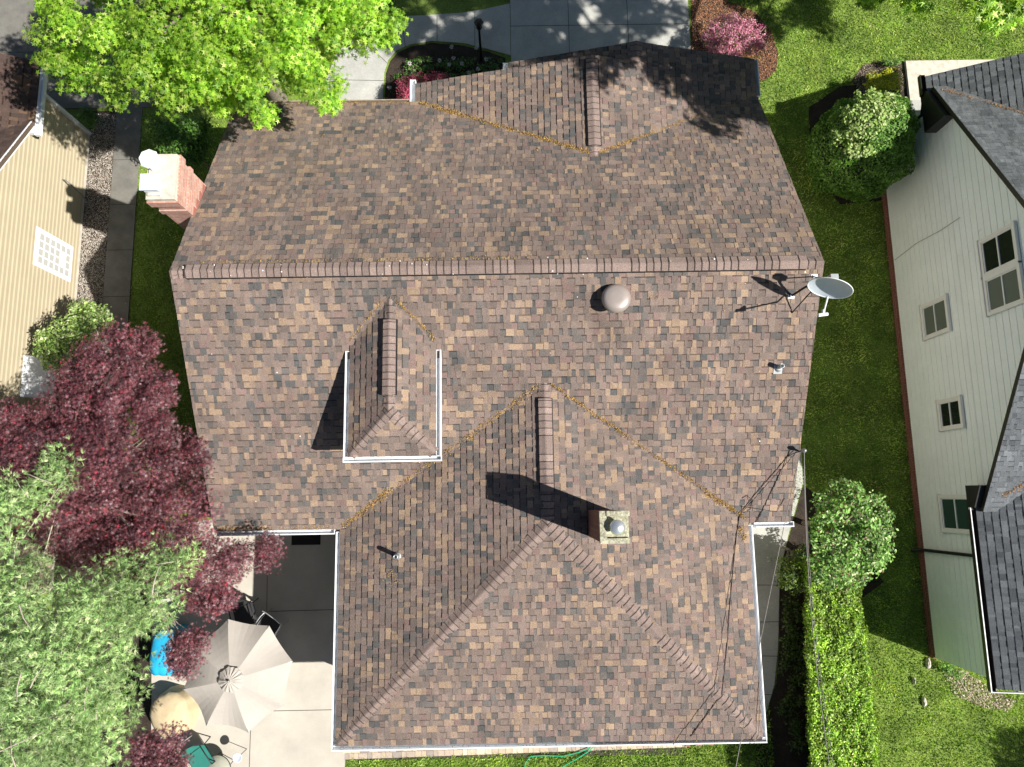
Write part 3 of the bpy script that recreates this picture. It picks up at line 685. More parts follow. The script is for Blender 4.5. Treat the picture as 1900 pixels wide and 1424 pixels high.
# service mast on the right rake
c = on_rear(1480, 838); ms = MB(); ms.tube([(c.x+.03, c.y, c.z-.5), (c.x+.03, c.y, c.z+.22)], .02, 10); ms.lathe([(.0, .33), (.035, .32), (.05, .26), (.035, .2)], (c.x+.03, c.y, c.z), 12)
mast = ms.build('service_mast', M['grey_metal'], house); MASTP = Vector((c.x+.03, c.y, c.z+.27))
# ================================================================== things on the roof
ds = empty('satellite_dish', tuple(on_rear(1468, 548))); tag(ds, 'grey oval satellite dish on struts near the right end of the ridge', 'satellite dish')
f1 = on_rear(1468, 550); f2 = on_rear(1512, 514); f2.x = min(f2.x, 6.0)
dc = P(1540, 535, 8.66); vw = (Vector((0, 0, CAMZ)) - dc).normalized(); e1 = Vector((1, 0, 0)); e1 = (e1 - vw * e1.dot(vw)).normalized(); e2 = vw.cross(e1)
dn = (vw * .50 - (e2 * .98 + e1 * .20) * .866).normalized(); xa = (e1 - e2 * .20).normalized(); xa = (xa - dn * xa.dot(dn)).normalized(); ya = dn.cross(xa)
if ya.z < 0: ya = -ya
RA, RB = .39, .36
m_ = MB(); rings = 9; nn = 40; vs = []; fs = []
for i in range(rings + 1):
    t = i / rings
    for k in range(nn):
        a = 2*math.pi*k/nn; vs.append(dc + xa*RA*t*math.cos(a) + ya*RB*t*math.sin(a) + dn*(.085*(t*t - 1)))
for i in range(rings):
    for k in range(nn): fs.append((i*nn+k, i*nn+(k+1) % nn, (i+1)*nn+(k+1) % nn, (i+1)*nn+k))
m_.add(vs, fs, smooth=True); m_.add([v - dn*.008 for v in vs], [f[::-1] for f in fs], smooth=True); m_.build('reflector', M['dish'], ds)
m_ = MB(); m_.tube([dc + xa*RA*math.cos(2*math.pi*k/nn) + ya*RB*math.sin(2*math.pi*k/nn) for k in range(nn+1)], .009, 6); m_.build('rim', M['white'], ds)
bk = dc - dn*.22
m_ = MB(); m_.tube([f1 + Vector((0, 0, .03)), f1 + Vector((.1, .05, .45)), bk - Vector((.12, 0, .12)), bk], .022, 10); m_.tube([f2 + Vector((-.02, 0, .02)), bk - Vector((.1, 0, .1))], .012, 8)
m_.tube([f1 + Vector((.05, -.3, -.15)), bk - Vector((.14, 0, .2))], .012, 8); m_.build('mast', M['black'], ds)
m_ = MB(); m_.box(bk - Vector((.07, .05, .09)), bk + Vector((.07, .05, .09))); m_.build('mount_bracket', M['grey_metal'], ds)
for f in (f1, f2):
    m_ = MB(); m_.beam(f - Vector((.06, .0, -.012)), f + Vector((.06, 0, .012)), .10, .012, (0, -SL, 1)); m_.box(f + Vector((-.03, -.03, .0)), f + Vector((.03, .02, .05))); m_.build('foot_plate', M['white'], ds)
lb = P(1527, 584, 8.78)
m_ = MB(); m_.tube([dc - ya*RB*.98 - dn*.02, dc - ya*RB - dn*.0 + (lb - dc)*.25, lb - Vector((0, 0, .0))], .017, 8); m_.build('feed_arm', M['white'], ds)
m_ = MB(); m_.tube([lb + Vector((-.085, -.01, 0)), lb + Vector((.085, .01, 0))], .033, 12); m_.tube([lb + Vector((.0, 0, 0)), lb + Vector((.03, .09, -.03))], .03, 12); m_.build('feed_horn', M['white'], ds)
# cables
def cable(name, pts, r, m, label):
    mb = MB(); mb.tube(pts, r, 6); return tag(mb.build(name, M[m]), label, 'cable')
def on_wr(a, b):
    lo, hi = 4.5, 7.2
    for _ in range(40):
        m = (lo+hi)/2; p = P(a, b, m); g = min(WZ - WS*(p.x - WXm), WE + WS*(p.y - SY))
        if g > m: lo = m
        else: hi = m
    return P(a, b, m) + Vector((0, 0, .028))
up = Vector((0, 0, .03))
pts = [MASTP - Vector((0, 0, .12)), on_rear(1468, 843)+up*2, on_rear(1458, 850)+up, on_rear(1440, 872)+up, on_rear(1418, 897)+up, on_rear(1398, 920)+up, on_rear(1380, 943)+up, on_wr(1372, 955), on_wr(1366, 990), on_wr(1360, 1050), on_wr(1353, 1130), on_wr(1350, 1180), on_wr(1344, 1240), on_wr(1339, 1287), on_wr(1325, 1306), on_wr(1308, 1330), on_wr(1284, 1362), on_wr(1281, 1366)]
cable('roof_cable', pts, .008, 'cable', 'dark cable lying across the shingles from the mast to the rear gutter')
q = [on_rear(1376, 925), on_rear(1385, 920), on_rear(1396, 928), on_rear(1392, 945), on_rear(1380, 952), on_rear(1376, 940)]
cable('loose_wire', [p+up for p in q] + [on_rear(1440, 950)+up, on_rear(1455, 925)+up], .006, 'cable', 'thin looped wire end at the valley corner beside the roof cable')
def span(a, b, sag, n=14): return [a.lerp(b, i/n) - Vector((0, 0, sag*4*(i/n)*(1-i/n))) for i in range(n+1)]
poleP = P(1560, 1560, 7.2)
for i, (dx, lbl) in enumerate(((0, 'thick pale overhead wire from the mast passing over the hedge'), (9, 'thin overhead wire beside the thick one over the hedge'))):
    cable('overhead_wire', span(MASTP, P(1548+dx, 1480, 6.6), .35), .009 if i == 0 else .006, 'wire', lbl)
cable('overhead_wire', span(MASTP - Vector((0, 0, .2)), P(1340, 1560, 6.4), .1), .008, 'wire', 'thin wire running from the mast down across the rear right roof corner')
# seed debris in the valleys
dbs = []
rw = lambda y: RZ - SL*abs(y-RY)
def jn(x, y, z=0): return (x, y, rw(y) + z)
V1a = (WXm-.12, wj-.02); V1b = (WX0+.05, BY+.08)
dbs.append(debris_strip(jn(*V1a), jn(*V1b), .10, 2600)); dbs.append(debris_strip(jn(-.3, 1.55), jn(-.9, 1.2), .14, 900)); dbs.append(debris_strip(jn(-2.6, .25), jn(-3.7, -.55), .12, 900))
dbs.append(debris_strip(jn(WXm+.12, wj), jn(WX1-.05, BY+.1), .05, 2600)); dbs.append(debris_strip(jn(4.1, .05), jn(5.1, -.5), .07, 800))
dbs.append(debris_strip(jn(GXm-.1, gj+.05), jn(GX0+.1, FY-.06), .085, 5200)); dbs.append(debris_strip(jn(GXm+.1, gj+.05), jn(GX1-.5, FY-.14), .06, 3800))
dbs.append(debris_strip(jn(GXm-.1, gj+.2), jn(.6, 8.45), .12, 2200))
dbs.append(debris_strip(jn(DXm+.1, dj), jn(DXm+DW, 3.15), .045, 500)); dbs.append(debris_strip(jn(DXm-.1, dj), jn(DXm-DW, 3.15), .05, 260))
dbs.append(debris_strip((-6.2, FY-.05, FZ), (GX0-.1, FY-.05, FZ), .07, 2600)); dbs.append(debris_strip((-6.0, RY+.2, RZ-.1), (.5, RY+.2, RZ-.1), .05, 900))
dbs.append(debris_strip((-2.6, -1.5, pz(-2.6)), (-2.35, -1.75, pz(-2.4)), .25, 160)); dbs.append(debris_strip((-6.4, BY+.06, BZ+.02), (WX0-.2, BY+.06, BZ+.02), .06, 700))
dbs.append(debris_strip((WX1-.25, BY-.1, WE+.1), (WX1-.1, BY-.35, WE+.04), .12, 350)); dbs.append(debris_strip((-3.6, SY-.06, WE-.08), (4.9, SY-.06, WE-.08), .05, 260))
for _ in range(60):
    x, y = random.uniform(-6.3, 5.9), random.uniform(-.4, 9.3)
    dbs.append(debris_strip((x, y, rw(y)), (x+random.uniform(-.2, .2), y+random.uniform(-.1, .1), rw(y)), .1, random.choice((3, 5, 12, 25))))
dp = np.concatenate(dbs); n = len(dp)
V, F, C = place(OVAL, dp, rand_dirs(n) * .7 + np.array([0, 0, .8]), rng.uniform(.012, .04, n), palette(n, [(.36, .22, .055), (.27, .16, .045), (.45, .31, .12), (.15, .08, .03)], [5, 4, 2, 2], .25))
tag(np_mesh('seed_debris', V, F, C, M['debris']), 'golden brown seed litter gathered in the roof valleys and gutters', 'seed litter', kind='stuff')
# pale droppings
dr_ = MB()
for _ in range(46):
    if random.random() < .5: x, y = random.uniform(-6.3, 5.9), random.uniform(4.2, 4.6); z = RZ + .068
    else: x, y = random.uniform(-6, 5.8), random.uniform(-.3, 4.1); z = rw(y) + .021
    r = random.uniform(.006, .016); dr_.lathe([(r, 0), (r*.6, .004), (0, .005)], (x, y, z), 6)
tag(dr_.build('bird_droppings', M['whitewood']), 'tiny white droppings dotted over the main roof', 'droppings', kind='stuff')

# ================================================================== WHITE HOUSE on the right
MODE[0] = 'G'
X = 11.9; S = .6; RYc, RZc = 5.2, 6.78; rwd = 1
rh = empty('white_house', (16, 3, 0)); tag(rh, 'white clapboard house with slate grey roof at the right edge', 'house')
mz = lambda y: RZc - S*abs(y-RYc)
b = MB(); b.box((12.0, -4.66, 0), (22, 10.75, 3.0))
b.add([(12.0, -.35, 3.0), (12.0, 10.75, 3.0), (12.0, RYc, RZc-.22), (22, -.35, 3.0), (22, 10.75, 3.0), (22, RYc, RZc-.22)], [(0, 2, 1), (3, 4, 5), (0, 3, 5, 2), (1, 2, 5, 4)])
b.build('wall', M['whitewood'], rh)
fn = MB(); fn.box((11.86, -4.70, 0), (11.995, 10.78, .24)); fn.build('foundation', M['brick2'], rh)
sd = MB()
sg = lambda: random.uniform(2.4, 3.8)
for pl in ([(X, -4.68, .22), (X, 10.76, .22), (X, 10.76, 3.2), (X, -4.68, 3.2)], [(X, -.25, 3.2), (X, 10.65, 3.2), (X, RYc, RZc-.16)]):
    courses(sd, pl, (X, 0, .22), (0, 1, 0), (0, 0, 1), .232, .009, [((1, 1, 1), 1)], seg=sg, base=.0)
sd.build('siding', M['siding_w'], rh)
def window(parent, x, y0, y1, z0, z1, s=1, shade=None, frame='whitewood', mid=True, fw=.085):
    f = MB(); a = x + s*-.03 if s > 0 else x
    xo = x - .0
    def bx(ya, yb, za, zb, d0, d1): f.box((x + s*d0, ya, za), (x + s*d1, yb, zb))
    bx(y0-fw, y0, z0-fw, z1+fw, 0, .055); bx(y1, y1+fw, z0-fw, z1+fw, 0, .055); bx(y0, y1, z1, z1+fw, 0, .055); bx(y0, y1, z0-fw, z0, 0, .055)
    bx(y0-fw-.02, y1+fw+.02, z0-fw-.045, z0-fw, 0, .08); bx(y0-fw-.02, y1+fw+.02, z1+fw, z1+fw+.03, 0, .07)
    e = .035
    for ya, yb, za, zb in ((y0, y0+e, z0, z1), (y1-e, y1, z0, z1), (y0+e, y1-e, z0, z0+e), (y0+e, y1-e, z1-e, z1)): bx(ya, yb, za, zb, 0, .035)
    if mid: zm = (z0+z1)/2; bx(y0+e, y1-e, zm-.022, zm+.022, 0, .04)
    o = f.build('window', M[frame], parent)
    g = MB(); g.box((x+s*.004, y0+e, z0+e), (x+s*.016, y1-e, z1-e)); g.build('pane', M[shade or 'glass'], o)
    return o
WX_ = 11.884; SX = -1
window(rh, WX_, 4.30, 5.14, 1.55, 2.60, SX, 'blind'); window(rh, WX_, 1.68, 2.36, 1.84, 2.70, SX, 'glass'); window(rh, WX_, -1.06, -.22, 1.42, 2.62, SX, 'tealglass')
window(rh, WX_, 4.30, 5.10, 4.30, 5.40, SX, 'blind'); window(rh, WX_, 5.27, 6.08, 4.30, 5.40, SX, 'glass')
# roofs: main gable, front and rear cross wings with their eaves toward the lawn
EXo = 11.68; CE = 3.14; CS = .5
main_f = [(24, 10.9, mz(10.9)), (EXo+.05, 10.9, mz(10.9)), (EXo+.05, RYc, RZc), (24, RYc, RZc)]
main_r = [(EXo+.05, -.55, mz(-.55)), (24, -.55, mz(-.55)), (24, RYc, RZc), (EXo+.05, RYc, RZc)]
fr = [(EXo, 8.7, CE), (EXo, 11.35, CE), (EXo+4, 11.35, CE+CS*4), (EXo+4, 8.7, CE+CS*4)]
rr = [(EXo, -4.78, CE), (EXo, -.1, CE), (EXo+4, 1.7, CE+CS*4), (EXo+4, -4.78, CE+CS*4)]
rr = [(EXo, -4.78, CE), (EXo, -.45, CE), (EXo+7, 4.6, CE+CS*7), (EXo+7, -4.78, CE+CS*7)]
fr = [(EXo, 11.35, CE), (EXo, 10.72, CE), (EXo+7, 5.6, CE+CS*7), (EXo+7, 11.35, CE+CS*7)]
dd2 = MB()
for nm, pls in (('main_roof', (main_f, main_r)), ('front_wing_roof', (fr,)), ('rear_wing_roof', (rr,))):
    mb = MB()
    for p_ in pls: roof_plane(mb, p_, SLATE, .142 if nm == 'main_roof' else .165, .012, .003)
    mb.build(nm, M['shingle'], rh)
    for p_ in pls: deck(dd2, p_, .13)
dd2.build('roof_deck', M['darkgutter'], rh)
g = MB(); gutter(g, (EXo, -4.85, CE-.01), (EXo, -.5, CE-.01), (-1, 0, 0)); g.build('gutter', M['darkgutter'], rh)
g = MB(); gutter(g, (EXo, 10.8, CE-.01), (EXo, 11.4, CE-.01), (-1, 0, 0)); g.build('gutter', M['darkgutter'], rh)
g = MB(); g.beam((EXo-.135, -4.86, CE+.004), (EXo-.135, -.45, CE+.004), .02, .02); g.beam((EXo-.14, -4.86, CE-.05), (EXo+.6, -4.86, CE+.1), .02, .1); g.build('gutter_edge', M['white'], rh)
for ya, yb in ((9.75, 10.85), (-.45, .10)):
    e = MB(); z0 = 2.98; zt = 3.35
    e.prism([(EXo-.10, ya), (11.96, ya), (11.96, yb), (EXo-.10, yb)], z0, [mz(ya)-.16 if ya > 5 else zt-.1, mz(ya)-.16 if ya > 5 else zt-.1, zt-.12 if ya > 5 else mz(yb)-.16, zt-.12 if ya > 5 else mz(yb)-.16][:4]); e.build('eave_return', M['black'], rh)
for pts in ([(11.80, -.98-.70, 3.0), (11.84, -1.68, 2.8), (11.84, -1.70, .25), (11.62, -1.72, .08)], [(11.62, 10.62, 3.0), (11.80, 10.5, 2.6), (11.82, 10.45, .3), (11.6, 10.45, .1)]):
    d_ = MB(); d_.tube(pts, .045, 8); d_.build('downspout', M['black'], rh)
cbl = MB(); cbl.tube([PX(1660, 483, 11.865), PX(1700, 452, 11.865), PX(1745, 428, 11.865), PX(1781, 404, 11.865)], .007, 5); cbl.build('wall_cable', M['wire'], rh)
vl = debris_strip((EXo+.2, 10.75, mz(10.75)), (13.6, 9.55, mz(9.55)), .09, 900); v2 = debris_strip((12.1, -.15, mz(-.15)), (13.2, .55, mz(.55)), .08, 800)
dp = np.concatenate([vl, v2]); n = len(dp)
V, F, C = place(OVAL, dp, rand_dirs(n)*.7 + np.array([0, 0, .8]), rng.uniform(.015, .04, n), palette(n, [(.34, .17, .05), (.25, .13, .045), (.42, .27, .12)], [5, 4, 2], .25))
tag(np_mesh('seed_debris', V, F, C, M['debris']), 'orange brown litter in the valleys of the slate grey roof', 'seed litter', kind='stuff')

# ================================================================== TAN HOUSE on the left
lh = empty('tan_house', (-17, 5, 0)); tag(lh, 'tan clapboard house with dark brown roof at the left edge', 'house')
XL = -13.35; LR = 5.0; LZ = 6.25; lz = lambda y: LZ - .6*abs(y-LR)
b = MB(); b.box((-24, -2.5, 0), (XL-.02, 11.7, 2.75)); b.add([(-24, -.5, 2.75), (-24, 10.5, 2.75), (-24, LR, LZ-.3), (XL-.02, -.5, 2.75), (XL-.02, 10.5, 2.75), (XL-.02, LR, LZ-.3)], [(0, 1, 2), (3, 5, 4), (0, 2, 5, 3), (1, 4, 5, 2)]); b.build('wall', M['siding_t'], lh)
sd = MB()
for pl in ([(XL, 11.7, .12), (XL, -2.5, .12), (XL, -2.5, 2.8), (XL, 11.7, 2.8)], [(XL, 10.55, 2.8), (XL, -.55, 2.8), (XL, LR, LZ-.2)]):
    courses(sd, pl, (XL, 0, .12), (0, 1, 0), (0, 0, 1), .165, .028, [((1, 1, 1), 1)], seg=lambda: 3.7, base=.0, bevel=.38)
sd.build('siding', M['siding_t'], lh)
fn = MB(); fn.box((XL-.1, -2.5, 0), (XL+.03, 11.68, .12)); fn.build('foundation', M['stone'], lh)
RXo = -13.1; ZE = 2.86
lm_f = [(RXo, 10.65, lz(10.65)), (-24, 10.65, lz(10.65)), (-24, LR, LZ), (RXo, LR, LZ)]; lm_r = [(-24, -1, lz(-1)), (RXo, -1, lz(-1)), (RXo, LR, LZ), (-24, LR, LZ)]
lf = [(RXo, 12.35, ZE), (RXo, 10.4, ZE), (RXo-4, 7.5, ZE+2.), (RXo-4, 12.35, ZE+2.)]
dd3 = MB()
for nm, pls in (('main_roof', (lm_f, lm_r)), ('front_wing_roof', (lf,))):
    mb = MB()
    for p_ in pls: roof_plane(mb, p_, DBROWN, .145 if nm == 'main_roof' else .2, .012, .004)
    mb.build(nm, M['shingle'], lh)
    for p_ in pls: deck(dd3, p_, .12)
dd3.build('roof_deck', M['deck'], lh)
g = MB(); gutter(g, (RXo, 10.15, ZE-.01), (RXo, 12.4, ZE-.01), (1, 0, 0)); g.build('gutter', M['white'], lh)
fb = MB(); fb.beam((RXo-.02, -1, lz(-1)-.07), (RXo-.02, LR, LZ-.07), .035, .17); fb.build('rake_board', M['white'], lh); fb = MB(); fb.beam((RXo-.02, 10.45, lz(10.45)-.07), (RXo-.02, LR, LZ-.07), .035, .17)
fb.box((RXo-.3, 10.2, 2.72), (RXo+.05, 10.5, 2.86)); fb.build('rake_board', M['white'], lh)
d_ = MB(); d_.beam((XL+.06, 11.66, 2.75), (XL+.06, 11.66, .1), .09, .12, (1, 0, 0)); d_.beam((XL-.0, 11.72, 2.7), (XL+.0, 11.72, 0), .05, .10, (1, 0, 0)); d_.build('downspout', M['white'], lh)
# lattice window
y0, y1, z0, z1 = 6.78, 7.66, .52, 1.98
f = MB(); xw = XL+.012
f.box((xw, y0-.12, z0-.12), (xw+.03, y1+.12, z1+.12)); o = f.build('lattice_window', M['whitewood'], lh)
pn = MB()
for i in range(6):
    for j in range(4):
        if (i, j) in ((1, 1), (1, 2)): continue
        pn.box((xw+.031, y0+.01+j*.225, z0+.01+i*.245), (xw+.036, y0+.01+j*.225+.18, z0+.01+i*.245+.18))
pn.build('pane', M['lattice'], o)
f = MB(); aw = PX(38, 660, XL); f.prism([(XL+.01, 2.9), (XL+.75, 2.9), (XL+.75, 4.05), (XL+.01, 4.05)], [2.05, 1.75, 1.75, 2.05], [2.13, 1.83, 1.83, 2.13]); o = f.build('awning', M['white'], lh)
f = MB(); f.box((XL, 3.0, .9), (XL+.05, 3.95, 2.0)); f.build('window_frame', M['whitewood'], lh)
f = MB(); f.tube([(-13.28, 9.6, 1.2), (-13.15, 9.55, 1.25), (-13.1, 9.4, .5), (-13.05, 9.2, .1), (-12.9, 9.0, .06)], .02, 6); f.build('hose_bib', M['wire'], lh)
# ================================================================== TREES AND SHRUBS
OAKC = [(.28, .50, .04), (.38, .58, .06), (.15, .32, .03), (.56, .66, .18)]
oak_o = [(50, 75), (62, 15), (90, -90), (230, -200), (450, -240), (660, -150), (735, -50), (742, 10), (765, 40), (748, 75), (738, 112), (690, 122), (652, 122), (668, 140), (632, 166), (624, 205), (588, 238), (572, 208), (545, 195), (520, 218), (500, 250), (468, 256), (440, 215), (400, 233), (368, 225), (350, 205), (300, 200), (270, 238), (235, 226), (196, 190), (172, 162), (125, 158), (88, 142), (62, 112)]
cs = fill_outline(oak_o, 120, 7.3, 5.2, 20, 150, .45); c2s = fill_outline(oak_o, 60, 6.2, 4.2, 60, 170, .4)
tree('oak_tree', 'tall bright green oak overhanging the front left corner of the roof', 'tree', (-7.3, 12.8, 0), .22, [(-7.3, 12.6, 2.6), (-7.2, 12.3, 4.4), (-7.1, 12.0, 6.0)], cs + c2s, 240, .44, OAK, .076, OAKC, [5, 4, 4, 1.2], 'leaf', every=3, flat=.6)
MAPC = [(.15, .056, .069), (.23, .08, .093), (.09, .04, .052), (.31, .20, .22), (.40, .05, .07)]
map_o = [(232, 612), (240, 580), (262, 602), (292, 625), (318, 690), (335, 745), (350, 790), (398, 815), (412, 850), (392, 890), (402, 930), (440, 955), (400, 985), (385, 1060), (360, 1110), (300, 1090), (200, 1075), (100, 1060), (30, 1000), (-70, 950), (-70, 780), (0, 745), (60, 735), (100, 700), (130, 650), (165, 615), (185, 590), (210, 588)]
map_b = [(300, 1010), (400, 985), (455, 1010), (510, 990), (530, 1030), (520, 1060), (478, 1070), (455, 1062), (440, 1095), (452, 1110), (428, 1142), (385, 1150), (335, 1110)]
map_c = [(305, 1190), (350, 1160), (395, 1175), (388, 1215), (350, 1262), (312, 1255)]
cs = fill_outline(map_o, 210, 5.9, 4.2, 16, 150, .5) + fill_outline(map_o, 100, 4.9, 3.4, 40, 150, .4)
tree('japanese_maple', 'wide dark purple maple beside the left rear roof corner', 'tree', (-11.2, .6, 0), .16, [(-11.1, .6, 1.6), (-10.4, .3, 3.4), (-10.0, .2, 4.8)], cs, 175, .34, MAPLE, .062, MAPC, [5, 5, 4, 1.6, .35], 'leafm', every=4, flat=.65, var=.3)
cs = fill_outline(map_b, 44, 4.6, 3.9, 14, 70, .25) + fill_outline(map_c, 16, 3.4, 2.8, 14, 40, .2)
tree('japanese_maple', 'smaller purple maple reaching over the patio towards the tan umbrella', 'tree', (-9.7, -2.6, 0), .09, [(-9.6, -2.5, 1.6), (-8.9, -2.2, 3.2), (-8.4, -1.9, 4.2)], cs, 160, .30, MAPLE, .06, MAPC, [5, 5, 4, 3, .35], 'leafm', every=2, flat=.6, var=.3)
map_d = [(240, 1385), (262, 1360), (300, 1352), (330, 1345), (345, 1375), (352, 1400), (335, 1470), (245, 1480)]
tree('japanese_maple', 'low purple maple at the bottom edge beside the teal chair', 'tree', (-10.2, -7.8, 0), .06, [(-10.1, -7.7, 1.0), (-9.9, -7.6, 1.9)], fill_outline(map_d, 30, 3.2, 2.7, 12, 50, .25), 170, .30, MAPLE, .06, MAPC, [5, 5, 4, 3, .2], 'leafm', every=2, var=.3)
# pine: tufts of needles
def pine(label, base, forks, cs, per, rad, cols, wts, tr=.14):
    t = empty('pine_tree', base); tag(t, label, 'tree')
    mb = MB(); limbs(mb, base, [c - Vector((0, 0, .22 if random.random() < .85 else -.22)) for c in cs], tr * .8, forks, 6, .16, n=7)
    for c in cs[::7]:
        a_ = random.uniform(0, 6.28); p0 = c + Vector((0, 0, .16)); p1 = p0 + Vector((math.cos(a_), math.sin(a_), .1)) * random.uniform(.3, .6); mb.tube([p0, p0.lerp(p1, .5) + Vector((0, 0, .05)), p1], [.014, .01, .004], 5)
    mb.build('trunk', M['palebark'], t)
    pos, nr = clump_leaves(cs, per, rad, .5, .3); n = len(pos); K = 18
    ax = nr - np.array([0, 0, .62]); ax = ax / np.linalg.norm(ax, axis=1, keepdims=True)
    d = np.repeat(ax, K, 0) * .85 + rand_dirs(n*K) * .62; d /= np.linalg.norm(d, axis=1, keepdims=True)
    pc = palette(n, cols, wts, .25) * np.concatenate(TINT)[:, None]; C0 = np.repeat(pc, K, 0) * rng.uniform(.75, 1.25, (n*K, 1))
    V, F, C = place(NEED, np.repeat(pos, K, 0), np.cross(d, rand_dirs(n*K)) + 1e-5, rng.uniform(.07, .14, n*K), C0, xdir=d)
    np_mesh('crown', V, F, C, M['needle'], t); return t
PINC = [(.38, .55, .22), (.50, .66, .31), (.22, .38, .13), (.66, .74, .42)]
pine_o = [(-90, 900), (0, 890), (30, 925), (55, 985), (75, 1030), (120, 1065), (180, 1045), (225, 1020), (262, 1030), (300, 1035), (340, 1030), (322, 1070), (330, 1105), (322, 1150), (300, 1180), (268, 1180), (262, 1215), (275, 1255), (258, 1290), (256, 1330), (240, 1370), (228, 1424), (225, 1530), (-90, 1530)]
sp1 = [(55, 960), (48, 900), (85, 870), (105, 832), (122, 838), (118, 868), (150, 862), (145, 895), (110, 905), (80, 950)]
sp2 = [(285, 1040), (295, 995), (315, 1015), (345, 1030), (372, 1022), (380, 1040), (340, 1060), (300, 1075)]
sp3 = [(0, 925), (20, 885), (45, 890), (42, 930), (15, 960)]
cs = fill_outline(pine_o, 200, 7.8, 5.6, 14, 190, .5) + fill_outline(pine_o, 90, 6.6, 4.8, 50, 190, .4) + fill_outline(sp1, 12, 6.4, 6.2, 6, 40, .1) + fill_outline(sp2, 9, 6.2, 6.0, 5, 40, .1) + fill_outline(sp3, 5, 6.3, 6.1, 5, 40, .1)
pine('large pale green pine filling the bottom left corner', (-11.6, -5.2, 0), [(-11.5, -5.1, 3), (-11.2, -5.0, 5.2), (-10.9, -4.9, 6.8), (-10.8, -4.6, 7.8)], cs, 50, .33, PINC, [4, 4, 4, 1])
# light green shrub by the tan wall
sh_o = [(58, 640), (62, 612), (90, 590), (112, 590), (125, 575), (135, 552), (150, 560), (172, 560), (200, 578), (216, 600), (190, 622), (160, 650), (120, 685), (85, 692), (62, 668)]
SHC = [(.26, .40, .09), (.38, .50, .17), (.14, .25, .05), (.55, .60, .36)]
tree('wall_shrub', 'light green variegated shrub against the tan siding wall', 'shrub', (-12.6, 3.9, 0), .05, [(-12.6, 3.9, .8), (-12.5, 4.0, 1.6)], fill_outline(sh_o, 46, 3.0, 2.1, 10, 50, .25), 100, .22, OVAL, .085, SHC, [4, 4, 3, 1.5], 'leafh', every=2)
vs_o = [(1522, 900), (1545, 892), (1580, 890), (1630, 905), (1650, 948), (1664, 980), (1655, 1030), (1640, 1070), (1560, 1095), (1512, 1090), (1500, 1040), (1502, 985), (1508, 935)]
tree('variegated_shrub', 'tall loose shrub with pale edged leaves at the top of the hedge', 'shrub', (8.6, -.9, 0), .07, [(8.6, -.9, 1.0), (8.7, -.9, 2.0)], fill_outline(vs_o, 75, 3.7, 2.4, 8, 70, .45) + fill_outline(vs_o, 25, 2.4, 1.5, 12, 70, .3), 66, .22, OVAL, .095, [(.16, .33, .06), (.26, .44, .10), (.55, .66, .34), (.09, .19, .04), (.20, .11, .07)], [4, 4, 1.2, 4, .9], 'leafh', every=2, flat=.7)
lo_o = [(1440, 1085), (1455, 1040), (1478, 1010), (1500, 1005), (1508, 1060), (1500, 1090), (1470, 1100)]
tree('low_shrub', 'low yellow green shrub between the side walk and the tall shrub', 'shrub', (7.9, -1.6, 0), .03, [(7.9, -1.6, .5)], fill_outline(lo_o, 26, 1.5, .9, 6, 30, .2), 60, .20, OVAL, .07, [(.09, .15, .02), (.16, .21, .03), (.05, .10, .02)], [4, 2, 4], 'leafh', every=2)
# ground plants along the hedge bed
hb_o = [(1450, 1110), (1500, 1105), (1506, 1250), (1500, 1330), (1452, 1280)]
cs = [P(random.uniform(1452, 1500), random.uniform(1110, 1400), .2) for _ in range(60)]
pos, nr = clump_leaves(cs, 40, .2, .5); n = len(pos); V, F, C = place(OVAL, pos, nr, .08 * rng.uniform(.7, 1.3, n), palette(n, [(.06, .11, .02), (.09, .15, .03), (.03, .05, .012)], [3, 2, 2]))
tag(np_mesh('ground_cover', V, F, C, M['leafh']), 'dark green ground cover plants in the shade left of the hedge', 'ground cover', kind='stuff')
# hedge
hd = empty('hedge', (8.5, -5.5, 0)); tag(hd, 'long clipped bright green hedge running down to the bottom edge', 'hedge')
cr = [(7.82, -1.85), (9.22, -1.85), (9.42, -10.5), (7.38, -10.5)]
hm = MB()
for i in range(26):
    y = -2.1 - i*.33; hm.tube([(8.5 + random.uniform(-.3, .3), y, 0), (8.5 + random.uniform(-.5, .5), y, 1.5)], [.03, .012], 6)
hm.build('stems', M['bark'], hd)
def hedge_pts(n):
    out = []; nr = []
    def lr(y): t = (y + 1.85) / (-8.65); return 7.82 + (7.38-7.82)*t, 9.22 + (9.42-9.22)*t
    y = rng.uniform(-10.5, -1.85, n); t = (y+1.85)/(-8.65); x0 = 7.82-.44*t; x1 = 9.22+.2*t
    k = rng.random(n); x = x0 + (x1-x0)*rng.random(n); wob = .07*np.sin(x*5.1+1.9*np.sin(y*2.7))*np.sin(y*3.3+2.2*np.sin(x*3.1)) + .05*np.sin(x*13+2*np.sin(y*7.3))*np.sin(y*9.7+2.4*np.sin(x*8.1))
    z = 1.88 + wob - np.abs(rng.normal(size=n))*.09; N = np.stack([np.zeros(n), np.zeros(n), np.ones(n)], 1)
    sL = k < .07; sR = (k >= .07) & (k < .32); sT = (k >= .32) & (k < .36)
    zz = 1.9*rng.random(n)**.8
    x = np.where(sL, x0 + .62*(1 - zz/1.9) + np.abs(rng.normal(size=n))*.06 + .05*np.sin(y*6), x); x = np.where(sR, x1 - np.abs(rng.normal(size=n))*.06 + .06*np.sin(y*5+1), x)
    y = np.where(sT, -1.85 - np.abs(rng.normal(size=n))*.08, y); z = np.where(sL | sR | sT, zz, z)
    e = np.minimum(x-x0, x1-x); z = np.where((~(sL | sR | sT)) & (e < .14), z - (.14-e)*.9, z)
    N[sL] = (-1, 0, .4); N[sR] = (1, 0, .4); N[sT] = (0, 1, .4)
    return np.stack([x, y, z], 1), N + rng.normal(size=(n, 3))*.55
